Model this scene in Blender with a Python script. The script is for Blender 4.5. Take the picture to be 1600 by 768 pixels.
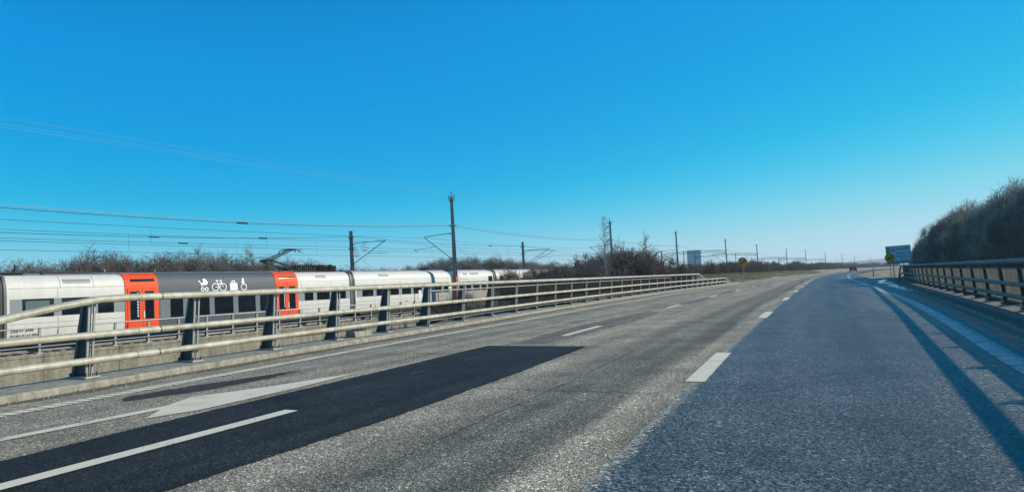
import bpy, math, random
import numpy as np
from mathutils import Vector, Matrix

# ------------------------------------------------------------------ scene, camera, light
for o in list(bpy.data.objects): bpy.data.objects.remove(o)
S = bpy.context.scene
COL = S.collection
rad = math.radians

cam_d = bpy.data.cameras.new('camera'); cam = bpy.data.objects.new('camera', cam_d); COL.objects.link(cam)
cam_d.sensor_width = 36.0; cam_d.lens = 36.0 * 1090 / 1600; cam_d.clip_start = 0.05; cam_d.clip_end = 12000
yaw, pitch, roll = rad(28.831), rad(3.001), rad(2.5)
F = Vector((-math.sin(yaw)*math.cos(pitch), math.cos(yaw)*math.cos(pitch), math.sin(pitch)))
Rv = Vector((math.cos(yaw), math.sin(yaw), 0)); Uv = Rv.cross(F)
R2 = Rv*math.cos(roll) - Uv*math.sin(roll); U2 = Uv*math.cos(roll) + Rv*math.sin(roll)
M = Matrix((R2, U2, -F)).transposed().to_4x4(); M.translation = Vector((0, 0, 1.26))
cam.matrix_world = M
S.camera = cam

SUN_AZ, SUN_EL = rad(45), rad(23)          # azimuth clockwise from +Y
w = bpy.data.worlds.new('World'); S.world = w; w.use_nodes = True
nt = w.node_tree; nt.nodes.clear()
sky = nt.nodes.new('ShaderNodeTexSky'); sky.sky_type = 'NISHITA'; sky.sun_disc = False
sky.sun_elevation = SUN_EL; sky.sun_rotation = SUN_AZ
sky.air_density = 0.6; sky.dust_density = 0.0; sky.ozone_density = 6.0; sky.altitude = 0
# the photograph's tone curve for the sky: one response curve per channel, the same in every direction
SKY_S = 0.12
sc = nt.nodes.new('ShaderNodeVectorMath'); sc.operation = 'SCALE'; sc.inputs['Scale'].default_value = 0.1
cv = nt.nodes.new('ShaderNodeRGBCurve')
for ch, pts in enumerate(([(0, 0), (.055, .0), (.085, .002), (.12, .014), (.15, .06), (.21, .21), (.29, .385), (.37, .47), (1, .82)],
                          [(0, 0), (.12, .285), (.22, .41), (.265, .48), (.33, .57), (.43, .67), (.62, .75), (1, .86)],
                          [(0, 0), (.30, .735), (.52, .80), (.70, .85), (.83, .84), (1, .90)])):
    c_ = cv.mapping.curves[ch]
    while len(c_.points) > 2: c_.points.remove(c_.points[1])
    c_.points[0].location = pts[0]; c_.points[1].location = pts[-1]
    for p_ in pts[1:-1]: c_.points.new(*p_)
    for p_ in c_.points: p_.handle_type = 'VECTOR'
cv.mapping.update()
s2_ = nt.nodes.new('ShaderNodeVectorMath'); s2_.operation = 'SCALE'; s2_.inputs['Scale'].default_value = 1.0/SKY_S
bg = nt.nodes.new('ShaderNodeBackground'); bg.inputs['Strength'].default_value = SKY_S
wo = nt.nodes.new('ShaderNodeOutputWorld')
nt.links.new(sky.outputs[0], sc.inputs[0]); nt.links.new(sc.outputs[0], cv.inputs['Color']); nt.links.new(cv.outputs[0], s2_.inputs[0]); nt.links.new(s2_.outputs[0], bg.inputs[0]); nt.links.new(bg.outputs[0], wo.inputs[0])

sd = bpy.data.lights.new('sun', 'SUN'); sun = bpy.data.objects.new('sun', sd); COL.objects.link(sun)
sd.energy = 5.0; sd.angle = rad(0.53); sd.color = (1.0, 0.90, 0.74)
sdir = Vector((math.sin(SUN_AZ)*math.cos(SUN_EL), math.cos(SUN_AZ)*math.cos(SUN_EL), math.sin(SUN_EL)))
sun.rotation_euler = sdir.to_track_quat('Z', 'Y').to_euler()
sun.location = (30, 30, 40)

vs = S.view_settings
vs.view_transform = 'Standard'; vs.look = 'None'; vs.gamma = 1.0; vs.exposure = 0.0; vs.use_curve_mapping = False
S.render.resolution_x, S.render.resolution_y = 1024, 491

# ------------------------------------------------------------------ helpers
def tag(o, label=None, cat=None, group=None, kind=None):
    if label: o['label'] = label
    if cat: o['category'] = cat
    if group: o['group'] = group
    if kind: o['kind'] = kind
    return o
def empty(name, loc=(0, 0, 0), rz=0, label=None, cat=None, group=None):
    o = bpy.data.objects.new(name, None); COL.objects.link(o)
    o.location = loc; o.rotation_euler = (0, 0, rz); o.empty_display_size = 0.2
    return tag(o, label, cat, group)
class MB:
    def __init__(s): s.v = []; s.f = []; s.uv = None
    def poly(s, verts, faces):
        n = len(s.v); s.v += [tuple(v) for v in verts]; s.f += [tuple(i+n for i in f) for f in faces]; return s
    def box(s, x0, x1, y0, y1, z0, z1):
        return s.poly([(x0,y0,z0),(x1,y0,z0),(x1,y1,z0),(x0,y1,z0),(x0,y0,z1),(x1,y0,z1),(x1,y1,z1),(x0,y1,z1)],
                      [(3,2,1,0),(4,5,6,7),(0,1,5,4),(1,2,6,5),(2,3,7,6),(3,0,4,7)])
    def quad(s, a, b, c, d): return s.poly([a, b, c, d], [(0,1,2,3)])
    def tube(s, pts, r, n=8, cap=True):
        pts = [Vector(p) for p in pts]; rs = r if isinstance(r, (list, tuple)) else [r]*len(pts)
        ring = []; up = Vector((0, 0, 1))
        for i, p in enumerate(pts):
            t = (pts[min(i+1, len(pts)-1)] - pts[max(i-1, 0)]).normalized()
            a = t.cross(up) if abs(t.z) < .95 else t.cross(Vector((1, 0, 0)))
            a.normalize(); b = a.cross(t)
            ring.append([p + (a*math.cos(2*math.pi*k/n) + b*math.sin(2*math.pi*k/n))*rs[i] for k in range(n)])
        vs_ = [q for rr in ring for q in rr]; fs = []
        for i in range(len(pts)-1):
            for k in range(n):
                k2 = (k+1) % n; fs.append((i*n+k, (i+1)*n+k, (i+1)*n+k2, i*n+k2))
        if cap: fs.append(tuple(range(n))); fs.append(tuple(reversed(range((len(pts)-1)*n, len(pts)*n))))
        return s.poly(vs_, fs)
    def bar(s, a, b, wd, th):
        """rectangular bar from a to b"""
        a, b = Vector(a), Vector(b); t = (b-a).normalized()
        u = t.cross(Vector((0, 0, 1))) if abs(t.z) < .95 else t.cross(Vector((0, 1, 0)))
        u.normalize(); v = u.cross(t)
        q = [p + u*i*wd/2 + v*j*th/2 for p in (a, b) for i, j in ((-1,-1),(1,-1),(1,1),(-1,1))]
        return s.poly(q, [(0,1,2,3),(7,6,5,4),(0,4,5,1),(1,5,6,2),(2,6,7,3),(3,7,4,0)])
    def prism(s, pts2, axis, a, b):
        """extrude a 2D polygon along axis ('x': pts=(y,z), 'y': pts=(x,z), 'z': pts=(x,y))"""
        mk = {'x': lambda p, t: (t, p[0], p[1]), 'y': lambda p, t: (p[0], t, p[1]), 'z': lambda p, t: (p[0], p[1], t)}[axis]
        n = len(pts2)
        return s.poly([mk(p, a) for p in pts2] + [mk(p, b) for p in pts2],
               [tuple(range(n)), tuple(reversed(range(n, 2*n)))] + [(i, i+n, (i+1) % n + n, (i+1) % n) for i in range(n)])
    def build(s, name, mat, parent=None, smooth=False, fix=True):
        me = bpy.data.meshes.new(name); me.from_pydata(s.v, [], s.f)
        if fix:
            import bmesh
            bm = bmesh.new(); bm.from_mesh(me); bmesh.ops.recalc_face_normals(bm, faces=bm.faces); bm.to_mesh(me); bm.free()
        if smooth:
            for p in me.polygons: p.use_smooth = True
            try: me.set_sharp_from_angle(angle=rad(40))
            except Exception: pass
        if mat: me.materials.append(mat)
        if s.uv is not None:
            ul = me.uv_layers.new(name='UVMap'); vi = np.empty(len(me.loops), dtype=np.int32); me.loops.foreach_get('vertex_index', vi)
            ul.data.foreach_set('uv', np.asarray(s.uv, dtype=np.float32)[vi].ravel())
        o = bpy.data.objects.new(name, me); COL.objects.link(o); o.parent = parent
        return o
def copy_tree(o, parent=None):
    c = o.copy(); COL.objects.link(c); c.parent = parent
    for ch in list(o.children): copy_tree(ch, c)
    return c

# ------------------------------------------------------------------ materials
def principled(name):
    m = bpy.data.materials.new(name); m.use_nodes = True; t = m.node_tree
    return m, t, t.nodes['Principled BSDF']
def N(t, typ, **kw):
    n = t.nodes.new(typ)
    for k, v in kw.items():
        if k in n.inputs: n.inputs[k].default_value = v
        else: setattr(n, k, v)
    return n
def L(t, a, b): t.links.new(a, b)
def ramp(t, stops):
    r = t.nodes.new('ShaderNodeValToRGB'); e = r.color_ramp.elements
    while len(e) > 2: e.remove(e[-1])
    for i, (p, c) in enumerate(stops):
        el = e[i] if i < 2 else e.new(p)
        el.position = p; el.color = (*c, 1) if len(c) == 3 else c
    return r
def mixc(t, mode='MIX', fac=None):
    n = t.nodes.new('ShaderNodeMix'); n.data_type = 'RGBA'; n.blend_type = mode
    if fac is not None: n.inputs[0].default_value = fac
    return n
def mat(name, col, rough=.6, var=.25, scale=3.0, metal=0., bump=0., bscale=40., spec=.5, col2=None, detail=5):
    """plain colour broken by two octaves of noise"""
    m, t, p = principled(name)
    tc = N(t, 'ShaderNodeTexCoord'); nz = N(t, 'ShaderNodeTexNoise', Scale=scale, Detail=detail, Roughness=.65)
    L(t, tc.outputs['Object'], nz.inputs['Vector'])
    c2 = col2 or tuple(min(1, c*(1+var)) for c in col); c1 = tuple(c*(1-var) for c in col) if col2 is None else col
    r = ramp(t, [(.3, c1), (.7, c2)]); L(t, nz.outputs['Fac'], r.inputs['Fac']); L(t, r.outputs['Color'], p.inputs['Base Color'])
    p.inputs['Roughness'].default_value = rough; p.inputs['Metallic'].default_value = metal; p.inputs['Specular IOR Level'].default_value = spec
    if bump:
        b = N(t, 'ShaderNodeTexNoise', Scale=bscale, Detail=4.); L(t, tc.outputs['Object'], b.inputs['Vector'])
        bb = N(t, 'ShaderNodeBump', Strength=bump, Distance=.02); L(t, b.outputs['Fac'], bb.inputs['Height']); L(t, bb.outputs['Normal'], p.inputs['Normal'])
    return m
def asphalt(name, lo, hi, mean_var, cell, rough, bands=None, tint=None, spec=.5, joint=None):
    """aggregate chips (cells of one random tone), patchiness and long bands (wheel tracks, windscreen smear); UV = (metres from the lane line, metres along)"""
    m, t, p = principled(name)
    tc = N(t, 'ShaderNodeTexCoord'); uv = N(t, 'ShaderNodeUVMap')
    vo = N(t, 'ShaderNodeTexVoronoi', Scale=cell); L(t, tc.outputs['Object'], vo.inputs['Vector'])
    sp = N(t, 'ShaderNodeSeparateColor'); L(t, vo.outputs['Color'], sp.inputs[0])
    mid = tuple((a*1.6+b)/2.9 for a, b in zip(lo, hi))
    r = ramp(t, [(.05, lo), (.55, mid), (.97, hi)]); L(t, sp.outputs[0], r.inputs['Fac'])
    nz = N(t, 'ShaderNodeTexNoise', Scale=.9, Detail=6., Roughness=.6); L(t, tc.outputs['Object'], nz.inputs['Vector'])
    mp = N(t, 'ShaderNodeMapping'); mp.inputs['Scale'].default_value = (2.2, .09, 1); L(t, uv.outputs[0], mp.inputs[0])
    n2 = N(t, 'ShaderNodeTexNoise', Scale=1., Detail=4.); L(t, mp.outputs[0], n2.inputs['Vector'])
    ad = N(t, 'ShaderNodeMath', operation='ADD'); L(t, nz.outputs['Fac'], ad.inputs[0]); L(t, n2.outputs['Fac'], ad.inputs[1])
    rr = ramp(t, [(.35, (1-mean_var,)*3), (.62, (1+mean_var,)*3)])
    hf = N(t, 'ShaderNodeMath', operation='MULTIPLY'); hf.inputs[1].default_value = .5; L(t, ad.outputs[0], hf.inputs[0]); L(t, hf.outputs[0], rr.inputs['Fac'])
    mu = mixc(t, 'MULTIPLY', 1.0); L(t, r.outputs['Color'], mu.inputs[6]); L(t, rr.outputs['Color'], mu.inputs[7])
    out = mu.outputs[2]
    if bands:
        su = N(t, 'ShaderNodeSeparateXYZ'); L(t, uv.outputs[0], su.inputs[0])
        # wobble the bands a little
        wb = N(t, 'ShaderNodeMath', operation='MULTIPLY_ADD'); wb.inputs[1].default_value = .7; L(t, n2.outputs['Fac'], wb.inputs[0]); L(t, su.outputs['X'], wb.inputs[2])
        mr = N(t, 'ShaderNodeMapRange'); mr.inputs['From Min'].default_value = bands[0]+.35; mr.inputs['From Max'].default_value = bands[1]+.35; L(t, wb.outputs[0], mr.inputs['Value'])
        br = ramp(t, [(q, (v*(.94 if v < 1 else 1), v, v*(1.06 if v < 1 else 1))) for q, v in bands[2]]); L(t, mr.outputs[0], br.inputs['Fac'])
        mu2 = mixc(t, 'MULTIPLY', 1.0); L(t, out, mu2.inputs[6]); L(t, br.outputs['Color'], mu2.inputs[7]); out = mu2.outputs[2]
    if joint:      # stones of the older lane mingle with this one along the paving joint
        jx = N(t, 'ShaderNodeSeparateXYZ'); L(t, uv.outputs[0], jx.inputs[0])
        jm = N(t, 'ShaderNodeMapRange'); jm.inputs['From Min'].default_value = -.04; jm.inputs['From Max'].default_value = .12; L(t, jx.outputs['X'], jm.inputs['Value'])
        jn = N(t, 'ShaderNodeTexNoise', Scale=5., Detail=5.); L(t, tc.outputs['Object'], jn.inputs['Vector'])
        ja = N(t, 'ShaderNodeMath', operation='MULTIPLY_ADD'); ja.inputs[1].default_value = .6; L(t, jn.outputs['Fac'], ja.inputs[0]); L(t, sp.outputs[2], ja.inputs[2])
        jb = N(t, 'ShaderNodeMath', operation='MULTIPLY'); jb.inputs[1].default_value = .78; L(t, ja.outputs[0], jb.inputs[0])
        jg = N(t, 'ShaderNodeMath', operation='GREATER_THAN'); L(t, jb.outputs[0], jg.inputs[0]); L(t, jm.outputs[0], jg.inputs[1])
        jr = ramp(t, [(.05, joint[0]), (.97, joint[1])]); L(t, sp.outputs[0], jr.inputs['Fac'])
        jc = mixc(t); L(t, jg.outputs[0], jc.inputs[0]); L(t, out, jc.inputs[6]); L(t, jr.outputs['Color'], jc.inputs[7])
        jl = N(t, 'ShaderNodeMath', operation='LESS_THAN'); L(t, jm.outputs[0], jl.inputs[0]); jl.inputs[1].default_value = .999
        jd = mixc(t); L(t, jl.outputs[0], jd.inputs[0]); L(t, out, jd.inputs[6]); L(t, jc.outputs[2], jd.inputs[7]); out = jd.outputs[2]
    v3 = N(t, 'ShaderNodeTexVoronoi', Scale=cell*.55); L(t, tc.outputs['Object'], v3.inputs['Vector']); s3 = N(t, 'ShaderNodeSeparateColor'); L(t, v3.outputs['Color'], s3.inputs[0])
    r3 = ramp(t, [(.90, (1, 1, 1)), (.965, (2.3, 2.25, 2.1))]); L(t, s3.outputs[1], r3.inputs['Fac'])
    mu3 = mixc(t, 'MULTIPLY', 1.0); L(t, out, mu3.inputs[6]); L(t, r3.outputs['Color'], mu3.inputs[7]); out = mu3.outputs[2]
    L(t, out, p.inputs['Base Color'])
    p.inputs['Roughness'].default_value = rough; p.inputs['Specular IOR Level'].default_value = spec
    bb = N(t, 'ShaderNodeBump', Strength=.55, Distance=.006); L(t, vo.outputs['Distance'], bb.inputs['Height']); L(t, bb.outputs['Normal'], p.inputs['Normal'])
    return m
def paint(name, col, wear):
    """road paint, worn through in flecks"""
    m, t, p = principled(name)
    tc = N(t, 'ShaderNodeTexCoord')
    a = N(t, 'ShaderNodeTexNoise', Scale=55., Detail=4., Roughness=.7); b = N(t, 'ShaderNodeTexNoise', Scale=2.5, Detail=3.)
    L(t, tc.outputs['Object'], a.inputs['Vector']); L(t, tc.outputs['Object'], b.inputs['Vector'])
    ad = N(t, 'ShaderNodeMath', operation='MULTIPLY_ADD'); ad.inputs[1].default_value = .5; L(t, b.outputs['Fac'], ad.inputs[0]); L(t, a.outputs['Fac'], ad.inputs[2])
    r = ramp(t, [(wear, (.13, .128, .12)), (wear+.14, col)]); L(t, ad.outputs[0], r.inputs['Fac']); L(t, r.outputs['Color'], p.inputs['Base Color'])
    p.inputs['Roughness'].default_value = .6
    return m
def mesh_sheet(name, col, see, trans):
    """fine wire mesh, too fine to show single wires"""
    m = bpy.data.materials.new(name); m.use_nodes = True; t = m.node_tree; t.nodes.clear()
    o = t.nodes.new('ShaderNodeOutputMaterial'); d = N(t, 'ShaderNodeBsdfDiffuse'); tl = N(t, 'ShaderNodeBsdfTranslucent'); tr = N(t, 'ShaderNodeBsdfTransparent')
    tc = N(t, 'ShaderNodeTexCoord'); nz = N(t, 'ShaderNodeTexNoise', Scale=3., Detail=6.); L(t, tc.outputs['Object'], nz.inputs['Vector'])
    r = ramp(t, [(.3, tuple(c*.7 for c in col)), (.7, tuple(c*1.3 for c in col))]); L(t, nz.outputs['Fac'], r.inputs['Fac'])
    L(t, r.outputs['Color'], d.inputs[0]); L(t, r.outputs['Color'], tl.inputs[0])
    m1 = N(t, 'ShaderNodeMixShader'); m1.inputs[0].default_value = trans; L(t, d.outputs[0], m1.inputs[1]); L(t, tl.outputs[0], m1.inputs[2])
    m2 = N(t, 'ShaderNodeMixShader'); m2.inputs[0].default_value = see; L(t, m1.outputs[0], m2.inputs[1]); L(t, tr.outputs[0], m2.inputs[2])
    L(t, m2.outputs[0], o.inputs[0])
    return m
def stained(name, base, stain, scale=1.2, rough=.85, bump=.3):
    """weathered concrete: vertical run-off streaks and blotches"""
    m, t, p = principled(name)
    tc = N(t, 'ShaderNodeTexCoord'); mp = N(t, 'ShaderNodeMapping'); mp.inputs['Scale'].default_value = (1.0, 1.0, .22); L(t, tc.outputs['Object'], mp.inputs[0])
    a = N(t, 'ShaderNodeTexNoise', Scale=scale*2.2, Detail=7., Roughness=.7); L(t, mp.outputs[0], a.inputs['Vector'])
    b = N(t, 'ShaderNodeTexNoise', Scale=scale*6, Detail=6., Roughness=.75); L(t, tc.outputs['Object'], b.inputs['Vector'])
    ra = ramp(t, [(.32, stain), (.62, base)]); L(t, a.outputs['Fac'], ra.inputs['Fac'])
    rb = ramp(t, [(.3, (.62, .62, .6)), (.66, (1.12, 1.12, 1.1))]); L(t, b.outputs['Fac'], rb.inputs['Fac'])
    mu = mixc(t, 'MULTIPLY', 1.0); L(t, ra.outputs['Color'], mu.inputs[6]); L(t, rb.outputs['Color'], mu.inputs[7]); L(t, mu.outputs[2], p.inputs['Base Color'])
    p.inputs['Roughness'].default_value = rough
    bb = N(t, 'ShaderNodeBump', Strength=bump, Distance=.02); L(t, b.outputs['Fac'], bb.inputs['Height']); L(t, bb.outputs['Normal'], p.inputs['Normal'])
    return m

MT = {}
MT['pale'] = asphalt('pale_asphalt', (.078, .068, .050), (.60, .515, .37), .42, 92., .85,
    bands=(-8.5, .5, [(0., 1.0), (.18, .93), (.30, 1.05), (.52, 1.05), (.70, 1.12), (.765, .66), (.83, .74), (.862, .48), (.885, .66), (.905, 1.12), (1., 1.0)]), spec=.18)  # dark bluish bands near the line: windscreen smear painted in with the wheel tracks
MT['dark'] = asphalt('dark_asphalt', (.010, .011, .012), (.20, .205, .195), .40, 62., .52,
    bands=(-.5, 6., [(0., .95), (.12, 1.1), (.25, 1.0), (.36, .72), (.46, .8), (.58, 1.15), (.74, 1.0), (1., .9)]), spec=.3, joint=((.085, .072, .052), (.60, .50, .345)))
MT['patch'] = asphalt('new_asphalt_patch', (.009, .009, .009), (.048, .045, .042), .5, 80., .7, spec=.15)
MT['stain'] = asphalt('oily_asphalt', (.045, .042, .034), (.38, .335, .26), .25, 70., .8, spec=.15)
MT['stain2'] = asphalt('tar_stain', (.018, .017, .016), (.10, .095, .08), .3, 80., .8, spec=.15)
MT['paint'] = paint('white_road_paint', (.88, .75, .52), .53)
MT['worn'] = paint('worn_road_paint', (.62, .56, .42), .74)
MT['edgelit'] = paint('lit_band_edge_line', (.50, .54, .52), .66)  # worn edge paint, its tone also painting the sunlit band between rail shadows
MT['sand'] = mat('roadside_sand', (.10, .092, .075), .9, col2=(.36, .32, .24), scale=9., bump=.6, bscale=60.)
MT['dirt'] = mat('gutter_dirt', (.06, .052, .04), .95, col2=(.24, .20, .14), scale=14., bump=.6, bscale=70.)
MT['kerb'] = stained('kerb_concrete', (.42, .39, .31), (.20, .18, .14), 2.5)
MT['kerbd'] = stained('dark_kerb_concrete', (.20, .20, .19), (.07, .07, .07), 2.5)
MT['wall'] = stained('wall_concrete', (.34, .31, .24), (.17, .155, .11), 1.0)
MT['deck'] = stained('deck_concrete', (.28, .26, .22), (.15, .14, .12), 1.0)
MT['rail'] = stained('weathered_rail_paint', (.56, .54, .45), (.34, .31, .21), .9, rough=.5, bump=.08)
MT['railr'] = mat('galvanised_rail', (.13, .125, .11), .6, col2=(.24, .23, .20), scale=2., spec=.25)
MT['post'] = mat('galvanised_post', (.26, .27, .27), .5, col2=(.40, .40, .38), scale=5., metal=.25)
MT['postd'] = mat('dark_and_shaded_steel', (.05, .055, .06), .5, var=.3, scale=5., metal=.2)  # dark steel, also standing in for the shaded sides of railing posts
MT['bolt'] = mat('rusty_bolt', (.10, .07, .05), .7, var=.4, scale=30.)
MT['plate'] = mat('grout_pad', (.42, .38, .32), .85, var=.3, scale=12., bump=.3)
MT['mesh'] = mesh_sheet('shade_dark_wire_mesh', (.03, .028, .026), .2, .1)  # denser copy: the shade behind the left panels is put into the sheet
MT['mesho'] = mesh_sheet('open_wire_mesh', (.03, .028, .026), .55, .1)
MT['meshr'] = mesh_sheet('backlit_wire_mesh', (.15, .15, .13), .07, .5)  # lighter copy of the mesh, sunlight from behind put into its colour
MT['white'] = stained('white_train_paint', (.69, .68, .62), (.60, .585, .52), .5, rough=.5, bump=0.)
for n_ in MT['white'].node_tree.nodes:
    if n_.type == 'VALTORGB' and n_.color_ramp.elements[1].color[0] > 1: n_.color_ramp.elements[0].color = (.93, .93, .92, 1); n_.color_ramp.elements[1].color = (1.03, 1.03, 1.03, 1)
MT['grey'] = mat('grey_train_paint', (.10, .118, .128), .55, spec=.2, var=.06, scale=.7)
MT['band'] = mat('grey_window_band', (.26, .29, .30), .55, spec=.2, var=.05, scale=.8)
MT['red'] = mat('orange_red_paint', (.86, .085, .012), .55, spec=.2, var=.06, scale=.8)
MT['glass'] = mat('dark_train_glass', (.006, .010, .016), .07, var=.3, scale=.6, spec=.6)
MT['greenglass'] = mat('green_tinted_blind', (.11, .17, .15), .15, var=.15, scale=1.)
MT['rubber'] = mat('black_rubber', (.03, .032, .034), .6, var=.3, scale=4.)
MT['greyrub'] = mat('grey_rubber', (.12, .125, .125), .5, var=.2, scale=3.)
MT['vent'] = mat('grey_vent', (.26, .28, .285), .5, var=.1, scale=8.)
MT['under'] = mat('undercarriage', (.022, .021, .02), .8, var=.4, scale=3.)
MT['decal'] = mat('white_decal', (.78, .80, .78), .4, var=.03, scale=5.)
MT['letter'] = mat('black_lettering', (.02, .02, .02), .5, var=.1, scale=5.)
MT['roofg'] = mat('roof_grey', (.22, .23, .23), .6, var=.2, scale=1.5)
MT['steel'] = mat('mast_steel', (.10, .105, .10), .6, col2=(.22, .22, .20), scale=1.5)
MT['steeld'] = mat('dark_mast_steel', (.035, .037, .04), .6, var=.3, scale=2.)
MT['redband'] = mat('red_warning_paint', (.60, .07, .03), .5, var=.2, scale=4.)
MT['wire'] = mat('wire_copper', (.05, .05, .055), .5, var=.2, scale=.5)
MT['wirel'] = mat('bright_aluminium_wire', (.42, .42, .42), .4, var=.1, scale=.5)
MT['insul'] = mat('brown_insulator', (.03, .022, .02), .3, var=.2, scale=6.)
MT['twig'] = mat('bare_twig', (.062, .053, .042), .8, col2=(.18, .155, .122), scale=1.1)
MT['twigr'] = mat('reddish_twig', (.062, .042, .034), .8, col2=(.15, .105, .08), scale=1.1)
MT['twigp'] = mat('pale_twig', (.16, .15, .115), .8, col2=(.58, .56, .46), scale=1.0)
MT['twiggr'] = mat('grey_twig', (.10, .095, .085), .8, col2=(.24, .225, .20), scale=1.0)
MT['bark'] = mat('bark', (.06, .055, .046), .9, col2=(.17, .155, .13), scale=5.)
MT['birch'] = mat('birch_bark', (.10, .09, .085), .8, col2=(.52, .50, .46), scale=7.)
MT['grass'] = mat('dry_grass', (.10, .085, .045), .95, col2=(.33, .27, .16), scale=.5, detail=9)
MT['blade'] = mat('grass_blade', (.16, .13, .065), .9, col2=(.40, .33, .19), scale=.8)
MT['moss'] = mat('mossy_grass', (.10, .13, .03), .95, col2=(.25, .25, .07), scale=1.5)
MT['ballast'] = mat('ballast', (.07, .062, .055), .95, col2=(.24, .21, .18), scale=14., bump=.6)
MT['hill'] = mat('far_field', (.11, .125, .10), .95, col2=(.20, .21, .17), scale=.004)
MT['teal'] = mat('teal_sign_face', (.0, .36, .24), .5, var=.12, scale=3.)
MT['signw'] = mat('bluish_white_sign_face', (.55, .68, .76), .45, var=.06, scale=2.)
MT['signd'] = mat('sign_lettering', (.02, .06, .10), .5, var=.1, scale=3.)
MT['yellow'] = mat('yellow_sign_face', (.95, .27, .01), .5, var=.15, scale=4.)
MT['brown'] = mat('brown_sign_mark', (.07, .028, .008), .5, var=.2, scale=6.)
MT['carp'] = mat('dark_blue_car_paint', (.006, .010, .018), .5, var=.1, scale=2., spec=.2)
MT['tail'] = mat('tail_lamp', (.10, .006, .006), .3, var=.1, scale=5.)
MT['carl'] = mat('bright_trim', (.55, .57, .58), .25, var=.05, scale=4., metal=.6)
MT['bluefac'] = mat('blue_facade', (.04, .34, .50), .3, var=.15, scale=.06)
MT['bluefr'] = mat('pale_blue_frame', (.07, .40, .54), .5, var=.1, scale=.1)
MT['hall'] = mat('pale_hall_wall', (.28, .33, .35), .7, var=.1, scale=.05)
def wet():
    m, t, p = principled('wet_film'); p.inputs['Base Color'].default_value = (.16, .21, .25, 1)
    tc = N(t, 'ShaderNodeTexCoord'); nz = N(t, 'ShaderNodeTexNoise', Scale=1.3, Detail=5.); L(t, tc.outputs['Object'], nz.inputs['Vector'])
    r = ramp(t, [(.35, (.05,)*3), (.7, (.4,)*3)]); L(t, nz.outputs['Fac'], r.inputs['Fac']); L(t, r.outputs['Color'], p.inputs['Roughness'])
    return m
MT['wet'] = wet()

# ------------------------------------------------------------------ plan of the road: x as a function of y for each line
def spline(pts):
    ys = np.array([p[0] for p in pts], float); xs = np.array([p[1] for p in pts], float)
    g = np.gradient(xs, ys)
    def fn(y):
        y = np.asarray(y, float); i = np.clip(np.searchsorted(ys, y) - 1, 0, len(ys)-2)
        h = ys[i+1]-ys[i]; t = (y-ys[i])/h
        t = np.clip(t, 0, 1)
        return ((2*t**3-3*t**2+1)*xs[i] + (t**3-2*t**2+t)*h*g[i] + (-2*t**3+3*t**2)*xs[i+1] + (t**3-t**2)*h*g[i+1])
    return fn
FAR = [(420, 5.2), (500, 13.2), (600, 29), (700, 52), (900, 117), (1300, 300)]      # sideways shift of the far bend
cR = spline([(-30, 1.0), (-15, .0), (0, -1.38), (4, -1.75), (8.3, -2.18), (11.35, -2.5), (20, -3.32), (31.75, -4.33), (43, -5.27), (57, -6.4), (67.4, -7.25), (80, -8.25), (94.5, -9.4), (114, -10.7), (166, -12.9), (247, -13.9), (340, -12.3)] + [(a, b-12.2) for a, b in FAR])
cL = spline([(-30, -2.4), (-15, -3.8), (0, -5.28), (2.5, -5.52), (5.3, -5.74), (14.6, -6.75), (17.5, -7.05), (27, -7.97), (38.5, -9.05), (52, -10.2), (70, -11.7), (94.5, -13.1), (114, -14.1), (166, -16.2), (247, -17.4), (340, -15.8)] + [(a, b-15.7) for a, b in FAR])
cE = spline([(-30, -5.2), (-15, -6.8), (0, -8.5), (4.2, -9.03), (13.6, -10.2), (23, -11.17), (31, -12.0), (47, -13.5), (66, -14.8), (77, -15.4), (90, -16.05), (114, -17.2), (166, -19.2), (247, -20.5), (340, -18.9)] + [(a, b-18.8) for a, b in FAR])
cK = spline([(-30, -5.6), (-20, -6.8), (0, -9.4), (4.6, -10.05), (7.7, -10.5), (14, -11.25), (20, -12.0), (26, -12.75), (37.7, -14.0), (51.8, -15.2), (65, -15.9), (75, -16.3), (90, -16.9), (114, -18.1), (166, -20.0), (247, -21.3), (340, -19.7)] + [(a, b-19.6) for a, b in FAR])
cW = spline([(-30, 4.4), (-15, 3.2), (0, 1.95), (5, 1.58), (10, 1.25), (17.3, .92), (29.4, .2), (43, -.95), (57, -2.1), (68.6, -3.15), (94.5, -5.2), (114, -6.5), (166, -8.7), (247, -9.7), (340, -8.1)] + [(a, b-8.0) for a, b in FAR])
cKR = spline([(-30, 3.9), (-15, 3.3), (0, 2.75), (10, 2.35), (16.7, 2.07), (26, 1.65), (28.7, 1.5), (33.5, 1.24), (40.7, .85), (60, -.25), (72, -1.3), (90, -3.0), (114, -5.0), (166, -7.2), (247, -8.3), (340, -6.7)] + [(a, b-6.6) for a, b in FAR])
def frange(segs):
    out = []
    for a, b, d in segs: out += list(np.arange(a, b, d))
    return np.array(out + [segs[-1][1]])
RY = frange([(-25, 0, 1.), (0, 30, .5), (30, 90, 1.), (90, 200, 3.), (200, 400, 8.), (400, 1300, 25.)])
def strip(name, lo, hi, ys, z, material, parent=None, n=6):
    """sheet between two plan curves"""
    m = MB(); vv = []; uv = []
    a, b, r = lo(ys), hi(ys), cR(ys)
    for i, y in enumerate(ys):
        for k in range(n+1):
            x = a[i] + (b[i]-a[i])*k/n; vv.append((float(x), float(y), z)); uv.append((float(x-r[i]), float(y)))
    ff = [(i*(n+1)+k, i*(n+1)+k+1, (i+1)*(n+1)+k+1, (i+1)*(n+1)+k) for i in range(len(ys)-1) for k in range(n)]
    m.v, m.f, m.uv = vv, ff, uv
    return m.build(name, material, parent, fix=False)
def off(fn, d): return lambda y: fn(y) + d

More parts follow.
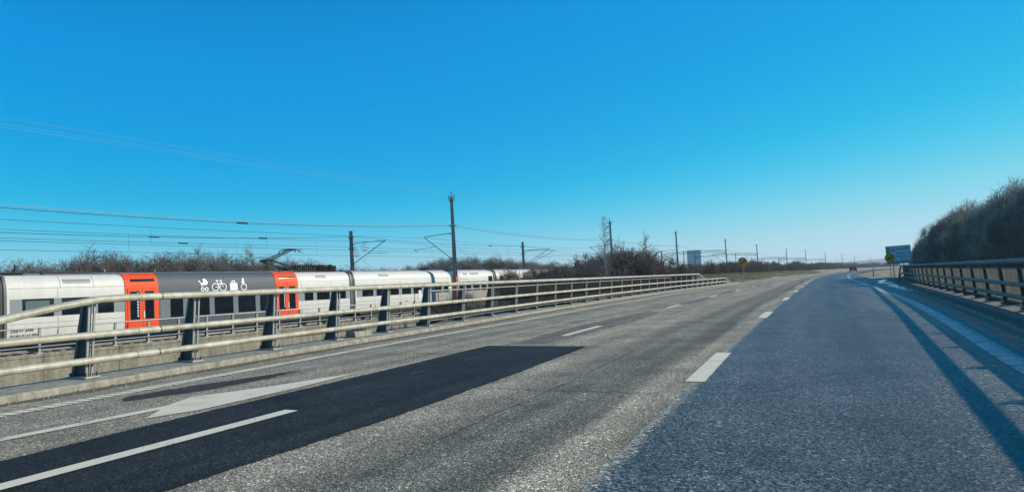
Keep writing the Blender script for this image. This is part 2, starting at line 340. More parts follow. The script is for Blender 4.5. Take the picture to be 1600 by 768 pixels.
# ------------------------------------------------------------------ ground and road
def sstep(a, b, x): t = np.clip((x-a)/(b-a), 0, 1); return t*t*(3-2*t)
rng = np.random.default_rng(4)
UG = np.array([-5000, -3000, -1800, -1000, -600, -350, -200, -120, -80, -60, -50, -44, -40, -36, -33, -30, -27, -25, -23, -21, -19, -17, -15.5, -14, -12.8, -11.6, -10.6, -9.8, -9.2, -8.7, -8.2,
               -4, 0, 3, 5.5, 6.1, 6.8, 8, 9.5, 11, 13, 16, 20, 26, 34, 50, 80, 150, 300, 600, 1200, 2500, 5000.])
YG = frange([(-400, -40, 60.), (-40, 140, 3.), (140, 300, 8.), (300, 700, 25.), (700, 1300, 100.), (1300, 7300, 600.)])
def ground_z(u, y):
    land = np.interp(u, [-60, -27, -22.5, -17, -12.5, -10.2, -8.7, -8.2, 5.5, 7, 12, 30, 60], [-1.55, -1.55, -1.2, 1.0, .75, .15, -.12, -.3, -.3, -.25, -.5, -.8, -.8])
    low = np.interp(u, [-60, -9, -8.2, 5.5, 6.5, 60], [-1.8, -1.8, -1.8, -1.5, -1.5, -1.2])
    valley = np.interp(u, [-60, -8, 5, 9, 14], [-7.0, -7.0, -5, -2.2, -1.4])
    a = sstep(70, 92, y); b = sstep(43, 56, y)
    z = valley*(1-b) + low*b
    z = z*(1-a) + land*a
    far = sstep(300, 900, y)
    return z*(1-far*.0)
gm = MB(); nu = len(UG); cr = cR(YG)
for j, y in enumerate(YG):
    uu = UG
    zz = ground_z(uu, float(y)) + np.where((np.abs(uu) > 9), rng.normal(0, .09, nu), 0)
    for k in range(nu): gm.v.append((float(cr[j]+uu[k]), float(y), float(zz[k])))
gm.f = [(j*nu+k, j*nu+k+1, (j+1)*nu+k+1, (j+1)*nu+k) for j in range(len(YG)-1) for k in range(nu-1)]
tag(gm.build('ground', MT['grass'], fix=False), kind='structure')

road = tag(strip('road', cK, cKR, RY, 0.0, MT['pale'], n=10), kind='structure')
ysd = RY[(RY < 420)]
def ragged(fn, a, seed=0):
    return lambda y: fn(y) + a*(np.sin(y*2.1+seed) + .8*np.sin(y*5.3+seed*2) + .7*np.sin(y*13.7+seed*3) + .6*np.sin(y*31.+seed))/2
ysd = np.concatenate([np.arange(-25, 30, .12), ysd[ysd >= 30]])
strip('dark_lane', ragged(off(cR, -.02), .018), off(cKR, -.004), ysd, .004, MT['dark'], road, n=8)
# new asphalt patch round the left lane line and the oily streak beyond it
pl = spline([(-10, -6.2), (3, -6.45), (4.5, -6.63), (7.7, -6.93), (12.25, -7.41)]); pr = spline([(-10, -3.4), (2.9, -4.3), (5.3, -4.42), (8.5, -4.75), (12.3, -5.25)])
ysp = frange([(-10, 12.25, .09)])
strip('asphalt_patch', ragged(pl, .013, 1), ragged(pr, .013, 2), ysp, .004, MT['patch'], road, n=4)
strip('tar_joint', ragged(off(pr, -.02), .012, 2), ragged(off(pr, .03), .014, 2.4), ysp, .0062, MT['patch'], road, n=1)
def crack(x0, y0, x1, y1, wd, seed):
    r_ = random.Random(seed); n = 40; m = MB(); jx = jy = 0.
    for k in range(n+1):
        t = k/n; jx = jx*.8+r_.uniform(-.02, .02); jy = jy*.8+r_.uniform(-.035, .035); x = x0+(x1-x0)*t+jx; y = y0+(y1-y0)*t+jy; h = wd*r_.uniform(.2, 1.)/2
        along = abs(y1-y0) > abs(x1-x0)
        m.v += [(x-h, y, .0072), (x+h, y, .0072)] if along else [(x, y-h*1.6, .0072), (x, y+h*1.6, .0072)]
    m.f = [(2*k, 2*k+1, 2*k+3, 2*k+2) for k in range(n)]; return m.build('crack', MT['patch'], road, fix=False)
for q, (x0, y0, x1, y1, wd) in enumerate([(-4.6, 7.2, -2.3, 7.35, .014), (-10.0, 10.4, -7.3, 10.8, .022), (-2.6, 15.0, .6, 15.2, .03), (-3.3, 4.2, -4.1, 12.0, .014), (-9.3, 7., -10.4, 16.5, .018)]): crack(x0, y0, x1, y1, wd, q)
def blob(name, pts, z, material, parent, seed=0, rough_=.06):
    r_ = random.Random(seed); P = []
    n = len(pts)
    for i in range(n):
        a, b = pts[i], pts[(i+1) % n]
        for k in range(6):
            t = k/6; P.append((a[0]+(b[0]-a[0])*t + r_.uniform(-1, 1)*rough_, a[1]+(b[1]-a[1])*t + r_.uniform(-1, 1)*rough_*2.5))
    m = MB(); m.v = [(x, y, z) for x, y in P]; m.f = [tuple(range(len(P)))]; m.uv = [(x-float(cR(y)), y) for x, y in P]
    return m.build(name, material, parent, fix=False)
for q, (y0, y1, wl, wr) in enumerate([(12.7, 24.2, .95, .45), (29.8, 37.6, .35, .35), (44., 50., .4, .3), (60, 95, .3, .45)]):
    yy = np.linspace(y0, y1, 7); k = np.sin(np.linspace(.25, math.pi-.2, 7))**.6
    pts = [(float(cL(y)-wl*a*(1-.55*(y-y0)/(y1-y0))), float(y)) for y, a in zip(yy, k)] + [(float(cL(y)+wr*a), float(y)) for y, a in reversed(list(zip(yy, k)))]
    blob('dark_streak', pts, .004, MT['stain'], road, q, .05)
blob('dark_streak', [(-8.9, 5.6), (-8.5, 5.3), (-8.2, 6.2), (-8.25, 7.4), (-8.5, 8.2), (-8.75, 7.0)], .004, MT['stain2'], road, 9, .04)
# painted lines
def dash(fn, y0, y1, wd, name, material, parent=road, z=.009):
    n = max(2, int((y1-y0)/1.0)+1); yy = np.linspace(y0, y1, n)
    return strip(name, off(fn, -wd/2), off(fn, wd/2), yy, z, material, parent, n=1)
for y0, y1 in [(-3.9, -.9), (8.25, 11.35), (19.95, 23.0), (31.7, 34.7), (43.2, 46.5), (55.4, 58.4), (67, 70), (79, 82), (91, 94), (103, 106), (115, 118), (127, 130), (139, 142), (151, 154), (163, 166)]:
    dash(cR, y0, y1, .235, 'lane_dash', MT['paint'])
for y0, y1 in [(2.35, 5.42), (14.5, 17.5), (26.8, 29.6), (38.6, 41.3), (50.8, 53.4), (62.8, 65.6), (74.8, 77.6), (86.8, 89.6)]:
    dash(cL, y0, y1, .19, 'lane_dash', MT['paint'])
for x, y in [(-6.15, 6.5), (-6.28, 8.2), (-6.4, 9.8)]:
    MB().poly([(x-.006, y, .0085), (x+.006, y, .0085), (x-.028, y+.5, .0085), (x-.04, y+.5, .0085)], [(0,1,2,3)]).build('faded_mark', MT['worn'], road, fix=False)
# profiled left edge line: short ribs
em = MB(); rr_ = random.Random(3)
y = -6.0
while y < 60:
    x = float(cE(y)); x2 = float(cE(y+.13)); j = rr_.uniform(-.012, .012); ln = .11 + .025*rr_.random()
    em.quad((x-.14+j, y, .009), (x+.13+j, y+.03, .009), (x2+.13+j, y+ln+.03, .009), (x2-.14+j, y+ln, .009)); y += .15
em.build('edge_line', MT['paint'], road, fix=False)
dash(cE, 60, 420, .2, 'edge_line', MT['paint'])
dash(cE, -6, 60, .2, 'edge_line_base', MT['worn'], z=.006)
dash(cW, -20, 400, .30, 'edge_line', MT['edgelit'], z=.009)  # edge line widened to carry the painted lit band between the railing shadows
# lane arrow
ar = [(-7.28, 1.6), (-7.34, 3.4), (-7.36, 5.0), (-7.0, 4.58), (-6.86, 5.1), (-6.92, 5.9), (-7.02, 6.9), (-7.24, 8.15), (-7.50, 6.75), (-7.84, 5.75), (-7.55, 5.2), (-7.51, 3.45), (-7.44, 1.6)]
am = MB(); am.v = [(x, y, .009) for x, y in ar]; am.f = [tuple(range(len(ar)))]; am.build('lane_arrow', MT['paint'], road, fix=False)
# sand and grit along the right kerb, meltwater beyond
sm = MB(); ys_ = np.linspace(6, 40, 120); r_ = random.Random(8); a = [float(cKR(v)) - .50 - .18*abs(math.sin(v*1.9)) - .12*r_.random() for v in ys_]
sm.v = [(a[i], ys_[i], .008) for i in range(120)] + [(float(cKR(ys_[i]))-.005, ys_[i], .008) for i in range(120)]; sm.f = [(i, 120+i, 121+i, i+1) for i in range(119)]
sm.build('sand_strip', MT['sand'], road, fix=False)
lm = MB(); yl = np.linspace(-2, 70, 260); al = [float(cK(v)) + .16 + .12*abs(math.sin(v*1.3)) + .10*r_.random() for v in yl]
lm.v = [(float(cK(v))+.002, v, .004) for v in yl] + [(al[i], yl[i], .004) for i in range(260)]; lm.f = [(i, 260+i, 261+i, i+1) for i in range(259)]; lm.build('dirt_strip', MT['dirt'], road, fix=False)
gmb = MB()
for i in range(420):
    y = r_.uniform(6, 38); x = float(cKR(y)) - abs(r_.gauss(.12, .14)) - .03; s = r_.uniform(.008, .028)
    gmb.poly([(x-s, y-s, .006), (x+s, y-s*.8, .006), (x+s*.7, y+s, .006), (x-s*.8, y+s, .006), (x, y, .006+s*1.2)], [(0,1,4),(1,2,4),(2,3,4),(3,0,4)])
for i in range(500):
    y = r_.uniform(1, 34); x = float(cK(y)) + abs(r_.gauss(.05, .16)) + .02; s = r_.uniform(.006, .022)
    gmb.poly([(x-s, y-s, .001), (x+s, y-s*.8, .001), (x+s*.7, y+s, .001), (x-s*.8, y+s, .001), (x, y, .001+s*1.2)], [(0,1,4),(1,2,4),(2,3,4),(3,0,4)])
g = gmb.build('grit', MT['sand'], fix=False); tag(g, 'pale grit scattered along the foot of both kerbs', 'grit', kind='stuff')
for q, pts in enumerate([[(-.2, 57), (-1.3, 60), (-1.6, 68), (-1.2, 76), (-.9, 73), (-1.2, 66)], [(.6, 38), (.1, 42), (-.6, 52), (-1.0, 56), (-.5, 55), (.4, 45)], [(-2.2, 84), (-2.8, 90), (-3.2, 104), (-2.6, 100)]]):
    blob('meltwater_film', pts, .012, MT['wet'], road, 30+q, .12)

# bridge deck under the carriageway, kerbs on it
def deck(y0, y1):
    yy = np.linspace(y0, y1, 30); m = MB(); a = cK(yy)-1.0; b = cKR(yy)+.75
    for i, y in enumerate(yy): m.v += [(a[i], y, -.02), (b[i], y, -.02), (b[i]-.5, y, -1.1), (a[i]+.5, y, -1.1)]
    n = len(yy)
    m.f = [(i*4+k, i*4+(k+1) % 4, (i+1)*4+(k+1) % 4, (i+1)*4+k) for i in range(n-1) for k in range(4)] + [(0,1,2,3), tuple((n-1)*4+k for k in (3,2,1,0))]
    return tag(m.build('bridge_deck', MT['deck']), kind='structure')
deck(-25, 72)
def kerb_run(fn, side, y0, y1, step, wd, hgt, material, holder):
    yy = np.arange(y0, y1, step)
    for i, ya in enumerate(yy):
        yb = min(ya+step-.012, y1); pts = np.linspace(ya, yb, 5); m = MB(); e = fn(pts)
        prof = [(0, -.018), (0, hgt-.03), (.03, hgt), (wd, hgt+.02), (wd, -.018)]
        for q, y in enumerate(pts): m.v += [(float(e[q])+side*p[0], float(y), p[1]) for p in prof]
        n = 5
        m.f = [(q*n+k, q*n+(k+1) % n, (q+1)*n+(k+1) % n, (q+1)*n+k) for q in range(4) for k in range(n)] + [(0,1,2,3,4), tuple(20+k for k in (4,3,2,1,0))]
        m.build('kerb_stone', material, holder)
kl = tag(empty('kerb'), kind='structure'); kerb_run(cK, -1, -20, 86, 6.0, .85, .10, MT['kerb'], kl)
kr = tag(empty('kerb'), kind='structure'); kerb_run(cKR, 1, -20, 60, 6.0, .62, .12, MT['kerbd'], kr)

# ------------------------------------------------------------------ bridge railings
def make_post(side, lit, dark, bolts=True):
    """origin at the base plate; local +x looks to the carriageway, y runs along it"""
    m = MB(); m.prism([(-.30, .02), (-.01, .02), (.075, 1.22), (-.06, 1.22)], 'y', -.009, .009)
    o = m.build('post', dark)  # web in the dark steel: shade on its side away from the sun, painted
    fl = MB()
    for s in (-1, 1):
        fl = MB(); fl.poly([(-.01, s*.045-.016, .02), (.012, s*.045-.016, .02), (.012, s*.045+.016, .02), (-.01, s*.045+.016, .02),
                 (.075, s*.045-.016, 1.22), (.097, s*.045-.016, 1.22), (.097, s*.045+.016, 1.22), (.075, s*.045+.016, 1.22)], [(3,2,1,0),(4,5,6,7),(0,1,5,4),(1,2,6,5),(2,3,7,6),(3,0,4,7)]); fl.build('flange', lit, o)
    fl = MB(); fl.poly([(-.31, -.05, .02), (-.30, -.05, .02), (-.30, .05, .02), (-.31, .05, .02), (-.07, -.05, 1.22), (-.06, -.05, 1.22), (-.06, .05, 1.22), (-.07, .05, 1.22)], [(3,2,1,0),(4,5,6,7),(0,1,5,4),(1,2,6,5),(2,3,7,6),(3,0,4,7)])
    fl.build('rear_flange', lit, o)
    b = MB(); b.prism([(-.36, -.0), (.11, -.0), (.08, .022), (-.33, .022)], 'y', -.13, .13); b.build('base_plate', MT['plate'], o)
    if bolts:
        for x in (-.27, .055):
            for y in (-.09, .09): MB().tube([(x, y, .022), (x, y, .085)], .016, 6).build('anchor_bolt', MT['bolt'], o)
    return o
def railing(name, fn, side, ys, kz, heights, rail_mat, post_mat, post_dark, panel_rng, pmat, label, ramp0=None, top_end=None, joints=()):
    root = empty(name, label=label, cat='railing')
    proto = make_post(side, post_mat, post_dark); proto2 = make_post(side, post_mat, post_dark, False); first = True; first2 = True
    def base(y): return float(fn(y)) + side*.45
    def frame(y):
        d = (float(fn(y+.5))-float(fn(y-.5))); t = Vector((d, 1, 0)).normalized()
        nrm = Vector((t.y, -t.x, 0))*(-side)      # towards the carriageway
        return t, nrm
    def P(y, xo, z):
        t, nrm = frame(y); return Vector((base(y), y, 0)) + nrm*xo + Vector((0, 0, z))
    for i, y in enumerate(ys):
        if i < 9: o = proto if first else copy_tree(proto); first = False
        else: o = proto2 if first2 else copy_tree(proto2); first2 = False
        o.parent = root; t, nrm = frame(y); o.location = (base(y), y, kz); o.rotation_euler = (0, 0, math.atan2(nrm.y, nrm.x))
        tall = top_end is None or y < top_end
        o.scale = (1, 1, (heights[0]-kz-.03)/1.22 if tall else (heights[1]-kz-.02)/1.22)
    lean = .085
    for k, hz in enumerate(heights):
        ya, yb = ys[0]-3.5, ys[-1]+.6
        pts = []
        yend = top_end if (k == 0 and top_end) else yb
        for y in np.arange(ya, yend+.01, .6):
            z = hz
            if ramp0 and k == 0 and y < ramp0: z = hz - .04*(ramp0-y)**2/(1+.16*(ramp0-y)**1.0)*1.0 - .10*(ramp0-y)
            pts.append(P(y, .07+lean*hz, z))
        if k == 0 and top_end: pts += [P(top_end+2.6, .07+lean*hz*.6, heights[1]+.03)]
        else: pts += [P(yend+1.6, .09, hz*.8), P(yend+3.8, .06, -.05 if k else .05)]
        rl = MB().tube(pts, .056 if k == 0 else .052, 12).build('rail', rail_mat, root, smooth=True)
        for yj in joints:
            if yj < yend:
                MB().tube([P(yj-.012, .07+lean*hz, hz), P(yj+.012, .07+lean*hz, hz)], .0585, 14).build('joint_ring', MT['postd'], rl)
                MB().tube([P(yj-.42, .07+lean*hz, hz), P(yj-.016, .07+lean*hz, hz)], .0575, 14).build('sleeve', rail_mat, rl, smooth=True)
    for i in range(len(ys)-1):
        if not (panel_rng[0] <= i < panel_rng[1]): continue
        a, b = ys[i]+.075, ys[i+1]-.075
        zl, zh = kz+.15, heights[0]-.17
        m = MB().quad(P(a, -.03, zl), P(b, -.03, zl), P(b, .035, zh), P(a, .035, zh)); pn = m.build('mesh_panel', MT['mesho'] if (pmat is MT['mesh'] and i < 10) else pmat, root, fix=False)
        fm = MB(); c = [P(a, -.012, zl), P(b, -.012, zl), P(b, .053, zh), P(a, .053, zh)]
        for q in range(4): fm.bar(c[q], c[(q+1) % 4], .03, .03)
        fm.build('panel_frame', post_mat, pn)
    return root
PL = [6.14, 8.15, 10.18, 12.26, 14.41, 16.6, 18.92, 21.23, 23.55, 25.85, 28.21, 30.55, 32.96, 35.4, 37.8, 40.16, 42.6, 45.0, 47.44, 49.9, 52.3, 54.3, 56.1, 58.14, 60.2, 62.5, 64.6, 66.83, 69.2, 71.5, 74.0, 76.2, 78.4]
railing('bridge_railing', cK, -1, [1.9, 4.0] + PL, .115, [1.29, .75, .375], MT['rail'], MT['post'], MT['postd'], (7, 23), MT['mesh'],
        'long cream tube railing with three rails along the left side of the road', ramp0=6.3, top_end=65.3, joints=(7.3, 18.3, 29.5, 40.5, 51.5))
PR = list(np.arange(19.15-2.4*6, 59.5, 2.4))
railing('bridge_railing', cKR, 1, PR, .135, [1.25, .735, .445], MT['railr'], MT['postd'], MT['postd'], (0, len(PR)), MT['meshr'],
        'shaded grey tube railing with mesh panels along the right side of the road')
bf = empty('drain_box', (float(cK(13.2))-.5, 13.2, .115), label='small concrete block on the left kerb between two railing posts', cat='block')
MB().prism([(-.16, 0), (.16, 0), (.13, .12), (-.14, .15)], 'y', -.3, .3).build('block_body', MT['kerb'], bf)
for q in (-.2, -.05, .1, .23): MB().tube([(0, q, .12), (0, q, .22)], .012, 6).build('anchor_bolt', MT['bolt'], bf)

# ------------------------------------------------------------------ railway: wall, railing, track
wall = empty('retaining_wall', label='stained concrete side wall of the railway bridge below the train', cat='wall')
XW = -38.0
yy = 3.9
while yy < 50.5:
    y1 = min(yy+3.9, 50.6)
    MB().prism([(XW-.55, -7.2), (XW+.10, -7.2), (XW+.02, -1.55), (XW+.02, -1.42), (XW-.5, -1.42)], 'y', yy+.012, y1-.012).build('wall_panel', MT['wall'], wall)
    MB().prism([(XW-.52, -1.42), (XW+.06, -1.42), (XW+.06, -1.29), (XW+.04, -1.26), (XW-.52, -1.26)], 'y', yy+.02, y1-.02).build('coping', MT['wall'], wall)
    yy += 3.9
wr = empty('wall_railing', label='low steel railing on top of the railway bridge wall', cat='railing')
pr0 = None; y = 19.38 - 1.95*7
yws = []
while y < 51.5: yws.append(y); y += 1.95
for y in yws:
    if pr0 is None:
        pr0 = MB().prism([(-.22, 0), (-.02, 0), (.02, 1.28), (-.07, 1.28)], 'y', -.03, .03).build('post', MT['postd'], wr)
        MB().prism([(-.018, .02), (.012, .02), (.052, 1.28), (.022, 1.28)], 'y', -.055, .055).build('flange', MT['post'], pr0)
        MB().box(-.3, .09, -.16, .16, -.005, .05).build('base_plate', MT['plate'], pr0)
        o = pr0
    else: o = copy_tree(pr0, wr)
    o.location = (XW-.1, y, -1.26)
for z, r, mt in ((0.02, .035, 'post'), (-.38, .02, 'post'), (-.92, .035, 'roofg')):
    MB().tube([(XW-.03, yws[0]-.5, z), (XW-.03, yws[-1]+.3, z)], r, 8).build('rail', MT[mt], wr, smooth=True)
bed = MB(); bed.prism([(-60, -1.9), (-37.9, -1.9), (-38.55, -1.42), (-51.5, -1.42)], 'y', -200, 330)
tag(bed.build('ballast_bed', MT['ballast']), kind='structure')
for xt in (-41.5, -46.6):
    tr = tag(empty('railway_track', (xt, 0, 0)), kind='structure')
    for dx in (-.72, .72): MB().prism([(dx-.07, -1.32), (dx+.07, -1.32), (dx+.035, -1.16), (dx-.035, -1.16)], 'y', -200, 330).build('track_rail', MT['steel'], tr)
    sl = MB()
    for i in range(150): sl.box(-1.3, 1.3, 4+i*.65, 4.25+i*.65, -1.46, -1.32)
    o = sl.build('sleepers', MT['deck'], tr, fix=False)

# ------------------------------------------------------------------ train
XT = -40.0
PROF = [(0, -.42), (.015, .0), (0, .6), (-.005, 1.6), (-.03, 2.10), (-.10, 2.38), (-.22, 2.58), (-.42, 2.72), (-.72, 2.79), (-1.5, 2.83)]
def prof_x(z): return float(np.interp(z, [p[1] for p in PROF[::1]], [p[0] for p in PROF]))
FULL = PROF + [(-3.0-p[0], p[1]) for p in reversed(PROF[:-1])]
def shell(y0, y1, grow=0.0, zmin=-.55, half=False, rnd0=0., rnd1=0.):
    """body skin: the cross-section swept along the car; ends may be rounded in"""
    pts = [(x, z) for x, z in FULL]; pts = [(p[0]+(grow if p[0] > -1.5 else -grow), p[1] + (grow if p[1] > 2.5 else 0)) for p in pts]
    pts[0] = (pts[0][0]-.06, zmin); pts[-1] = (pts[-1][0]+.06, zmin)
    st = [(y0, 1.)] ; st = []
    if rnd0: st += [(y0, 1-rnd0), (y0+.35, 1-rnd0*.35), (y0+.9, 1-.05*rnd0), (y0+1.4, 1.)]
    else: st += [(y0, 1.)]
    if rnd1: st += [(y1-1.4, 1.), (y1-.9, 1-.05*rnd1), (y1-.35, 1-rnd1*.35), (y1, 1-rnd1)]
    else: st += [(y1, 1.)]
    m = MB(); n = len(pts)
    for y, s in st: m.v += [(-1.5+(x+1.5)*s, y, 1.2+(z-1.2)*(s if z > 1.2 else 1)) for x, z in pts]
    m.f = [(i*n+k, i*n+(k+1) % n, (i+1)*n+(k+1) % n, (i+1)*n+k) for i in range(len(st)-1) for k in range(n)] + [tuple(range(n)), tuple(reversed(range((len(st)-1)*n, len(st)*n)))]
    return m
def side_panel(m, y0, y1, z0, z1, grow, depth=.02):
    """thin panel lying on the flank, following its cross-section"""
    zs = [z0] + [p[1] for p in PROF if z0 < p[1] < z1] + [z1]
    a = [(prof_x(z)+grow, z) for z in zs]; n = len(a)
    v = [(x, y, z) for y in (y0, y1) for x, z in a] + [(x-depth-grow, y, z) for y in (y0, y1) for x, z in a]
    f = [(k, n+k, n+k+1, k+1) for k in range(n-1)] + [(2*n+k+1, 3*n+k+1, 3*n+k, 2*n+k) for k in range(n-1)]
    f += [(k+1, 2*n+k+1, 2*n+k, k) for k in range(n-1)] + [(n+k, 3*n+k, 3*n+k+1, n+k+1) for k in range(n-1)]
    f += [(0, 2*n, 3*n, n), (n-1, 2*n-1, 4*n-1, 3*n-1)]
    return m.poly(v, f)
def car(y0, y1, label, r0=0., r1=0.):
    root = empty('train_car', (XT, 0, 0), label=label, cat='train car', group='carriages of the passing train')
    shell(y0, y1, rnd0=r0, rnd1=r1).build('body', MT['white'], root, smooth=True)
    u = MB(); u.box(-2.75, -.22, y0+.8, y1-.8, -.88, -.50); u.build('underframe', MT['under'], root)
    rf = MB(); rf.prism([(-2.3, 2.78), (-.7, 2.78), (-.85, 2.88), (-2.15, 2.88)], 'y', y0+.4, y1-.4); rf.build('roof_deck', MT['roofg'], root)
    for yb in (y0+3.2, y1-3.2):
        if y1-y0 < 6: continue
        b = MB(); b.box(-2.45, -.35, yb-1.6, yb+1.6, -.98, -.62); bo = b.build('bogie', MT['under'], root)
        for dy in (-1.1, 1.1):
            for x in (-.45, -2.35): MB().tube([(x-.06, yb+dy, -.73), (x+.06, yb+dy, -.73)], .42, 18).build('wheel', MT['under'], bo)
    return root
def window(root, a, b, z0, z1, glass='glass', g=.016):
    o = side_panel(MB(), a, b, z0, z1, g).build('window', MT[glass], root, fix=True); return o
def band(root, a, b, z0, z1, mt='band'): return side_panel(MB(), a, b, z0, z1, .007).build('window_band', MT[mt], root)
def seam(root, y, z0=-.4, z1=2.70, wd=.02): return side_panel(MB(), y-wd/2, y+wd/2, z0, z1, .005).build('panel_seam', MT['greyrub'], root)
def lseam(root, a, b, z): return side_panel(MB(), a, b, z-.008, z+.008, .005).build('panel_seam', MT['greyrub'], root)
def vent(root, a, b, z0=2.28, z1=2.52): return side_panel(MB(), a, b, z0, z1, .012).build('roof_vent', MT['vent'], root)
def ring(root, y, wd=.5, mt='greyrub'):
    o = shell(y-wd/2, y+wd/2, grow=.035).build('bellows', MT['rubber'], root, smooth=True)
    for s in (-1, 1): shell(y+s*wd*.42-.07, y+s*wd*.42+.07, grow=.075).build('bellows_rib', MT[mt], o, smooth=True)
    return o
def door(root, a, b):
    d = shell(a, b, grow=.028, zmin=-.60).build('door_section', MT['red'], root, smooth=True)
    side_panel(MB(), a+.36, b-.2, 2.30, 2.46, .045, .01).build('display_strip', MT['glass'], d)
    mid = (a+b)/2
    for s, (p, q) in enumerate(((a+.14, mid-.012), (mid+.012, b-.14))):
        lf = side_panel(MB(), p, q, -.52, 1.92, .05, .02).build('door_leaf', MT['red'], root)
        side_panel(MB(), p+.16, q-.2, .06, 1.70, .058, .01).build('door_window', MT['glass'], lf)
        side_panel(MB(), p+.13, q-.17, .03, 1.73, .054, .01).build('window_seal', MT['rubber'], lf)
        if s == 0:
            rr = random.Random(5); st = MB()
            for k in range(9):
                z = .2 + k*.165; side_panel(st, q-.33, q-.25, z, z+.07+.04*rr.random(), .062, .006)
            st.build('sticker', MT['decal'], lf)
        else:
            side_panel(MB(), p+.05, p+.11, .12, .52, .062, .01).build('door_handle', MT['decal'], lf)
    side_panel(MB(), mid-.012, mid+.012, -.52, 1.92, .053, .02).build('door_gap', MT['rubber'], root)
    return d

carA = car(-7.5, 18.1, 'white carriage whose grey end just shows at the left edge')
door(carA, -1.5, .6); band(carA, .8, 17.4, .56, 1.51)
for k in range(7): window(carA, 1.6+k*2.2, 3.2+k*2.2, .58, 1.50)
carB = car(18.62, 44.45, 'carriage with orange-red doors and white pictograms on a dark grey middle')
ring(carB, 18.5)
band(carB, 18.95, 25.06, .56, 1.51)
for a, b in ((21.5, 23.0), (23.46, 24.38)): window(carB, a, b, .56, 1.50)
w1 = window(carB, 19.53, 21.08, .54, 1.51); side_panel(MB(), 19.68, 20.86, .70, 1.40, .02, .01).build('blind', MT['greenglass'], w1)
[seam(carB, q_, -.45, 2.06, .014) for q_ in (21.3, 39.0, 42.2)]; lseam(carB, 18.9, 25.05, .22); lseam(carB, 38.7, 44.4, .22); lseam(carB, 18.9, 25.05, 2.06); vent(carB, 21.6, 23.1)
for y in (21.45, 23.25): seam(carB, y, 2.06)
door(carB, 25.06, 27.18)
shell(27.19, 36.44, grow=.006, zmin=-.57).build('grey_section', MT['grey'], carB, smooth=True)
side_panel(MB(), 27.3, 36.4, .03, 1.56, .010).build('window_band', mat('mid_grey_band', (.155, .18, .188), .32, var=.05), carB)
for a, b in ((27.98, 28.87), (29.28, 30.82), (31.21, 32.7), (33.12, 34.6), (35.0, 35.9)): window(carB, a, b, .04, 1.54)
lseam(carB, 27.2, 36.4, 2.06)
door(carB, 36.45, 38.64)
band(carB, 38.66, 44.3, .56, 1.55)
for a, b in ((39.3, 40.2), (40.6, 42.0), (42.4, 43.86)): window(carB, a, b, .58, 1.54)
lseam(carB, 38.66, 44.4, 2.06); vent(carB, 40.6, 41.7)
for i, (a, b) in enumerate(((20.9, 23.4), (18.8, 19.9))):
    MB().prism([(-2.2, 2.86), (-.62, 2.80), (-.72, 2.94), (-2.1, 2.98)], 'y', a, b).build('roof_unit', MT['roofg' if i == 0 else 'under'], carB)
MB().tube([(-.9, 19.6, 2.9), (-.9, 19.62, 3.35)], .05, 8).build('antenna', MT['under'], carB)
for yq in (25.3, 28.6): MB().tube([(-2.4, yq, 2.8), (-2.4, yq, 3.15)], .02, 6).build('antenna', MT['decal'], carB)
MB().tube([(-.6, 18.9, 2.90), (-.6, 44.2, 2.90)], .03, 6).build('roof_cable', MT['under'], carB)
# lettering low on the flank
def text_mesh(s, size, mtl, parent, y, z, x, name):
    cu = bpy.data.curves.new(name, 'FONT'); cu.body = s; cu.size = size; cu.extrude = .003
    t = bpy.data.objects.new(name, cu); COL.objects.link(t)
    dg = bpy.context.evaluated_depsgraph_get(); me = bpy.data.meshes.new_from_object(t.evaluated_get(dg)); bpy.data.objects.remove(t)
    me.materials.clear(); me.materials.append(mtl); o = bpy.data.objects.new(name, me); COL.objects.link(o); o.parent = parent
    o.location = (x, y, z); o.rotation_euler = (rad(90), 0, rad(90)); return o
text_mesh('DSB FT 4799', .20, MT['letter'], carB, 18.98, -.20, .022, 'lettering')
text_mesh('94 86 4314 799-4', .20, MT['letter'], carB, 18.98, -.44, .018, 'lettering')
text_mesh('- - —', .10, MT['letter'], carB, 23.4, .32, .022, 'lettering')
# pictograms: drawn in metres on the grey flank
def pict(name, shapes):
    m = MB()
    for sh in shapes:
        if sh[0] == 'ring':
            _, cy, cz, ro, ri = sh; n = 28; v = []; 
            for k in range(n):
                t = 2*math.pi*k/n
                for r in (ro, ri): y_, z_ = cy+r*math.cos(t)*1.08, cz+r*math.sin(t); v.append((prof_x(z_)+.03, y_, z_))
            m.poly(v, [(2*k, 2*((k+1) % n), 2*((k+1) % n)+1, 2*k+1) for k in range(n)])
        elif sh[0] == 'line':
            _, p, q, wd = sh; d = Vector((q[0]-p[0], q[1]-p[1])); nn = Vector((-d.y, d.x)).normalized()*wd/2
            c = [(p[0]+nn.x, p[1]+nn.y), (p[0]-nn.x, p[1]-nn.y), (q[0]-nn.x, q[1]-nn.y), (q[0]+nn.x, q[1]+nn.y)]
            m.poly([(prof_x(z_)+.034, y_, z_) for y_, z_ in c], [(0,1,2,3)])
        else:
            c = sh[1]; m.poly([(prof_x(z_)+.032, y_, z_) for y_, z_ in c], [tuple(range(len(c)))])
    return m.build(name, MT['decal'], carB, fix=False)
def Q(cx, cy): return (27.99 + cx*.00476, 2.53 - (cy - 110 - (0.42 - .00042*0)*0 + .045*(cx-830))*.00403)
def pc(cx, cy, n=10, r=50, a0=0, a1=360): return [Q(cx+r*math.cos(rad(a0+(a1-a0)*k/n)), cy-r*math.sin(rad(a0+(a1-a0)*k/n))) for k in range(n+1)]
u_ = .0044
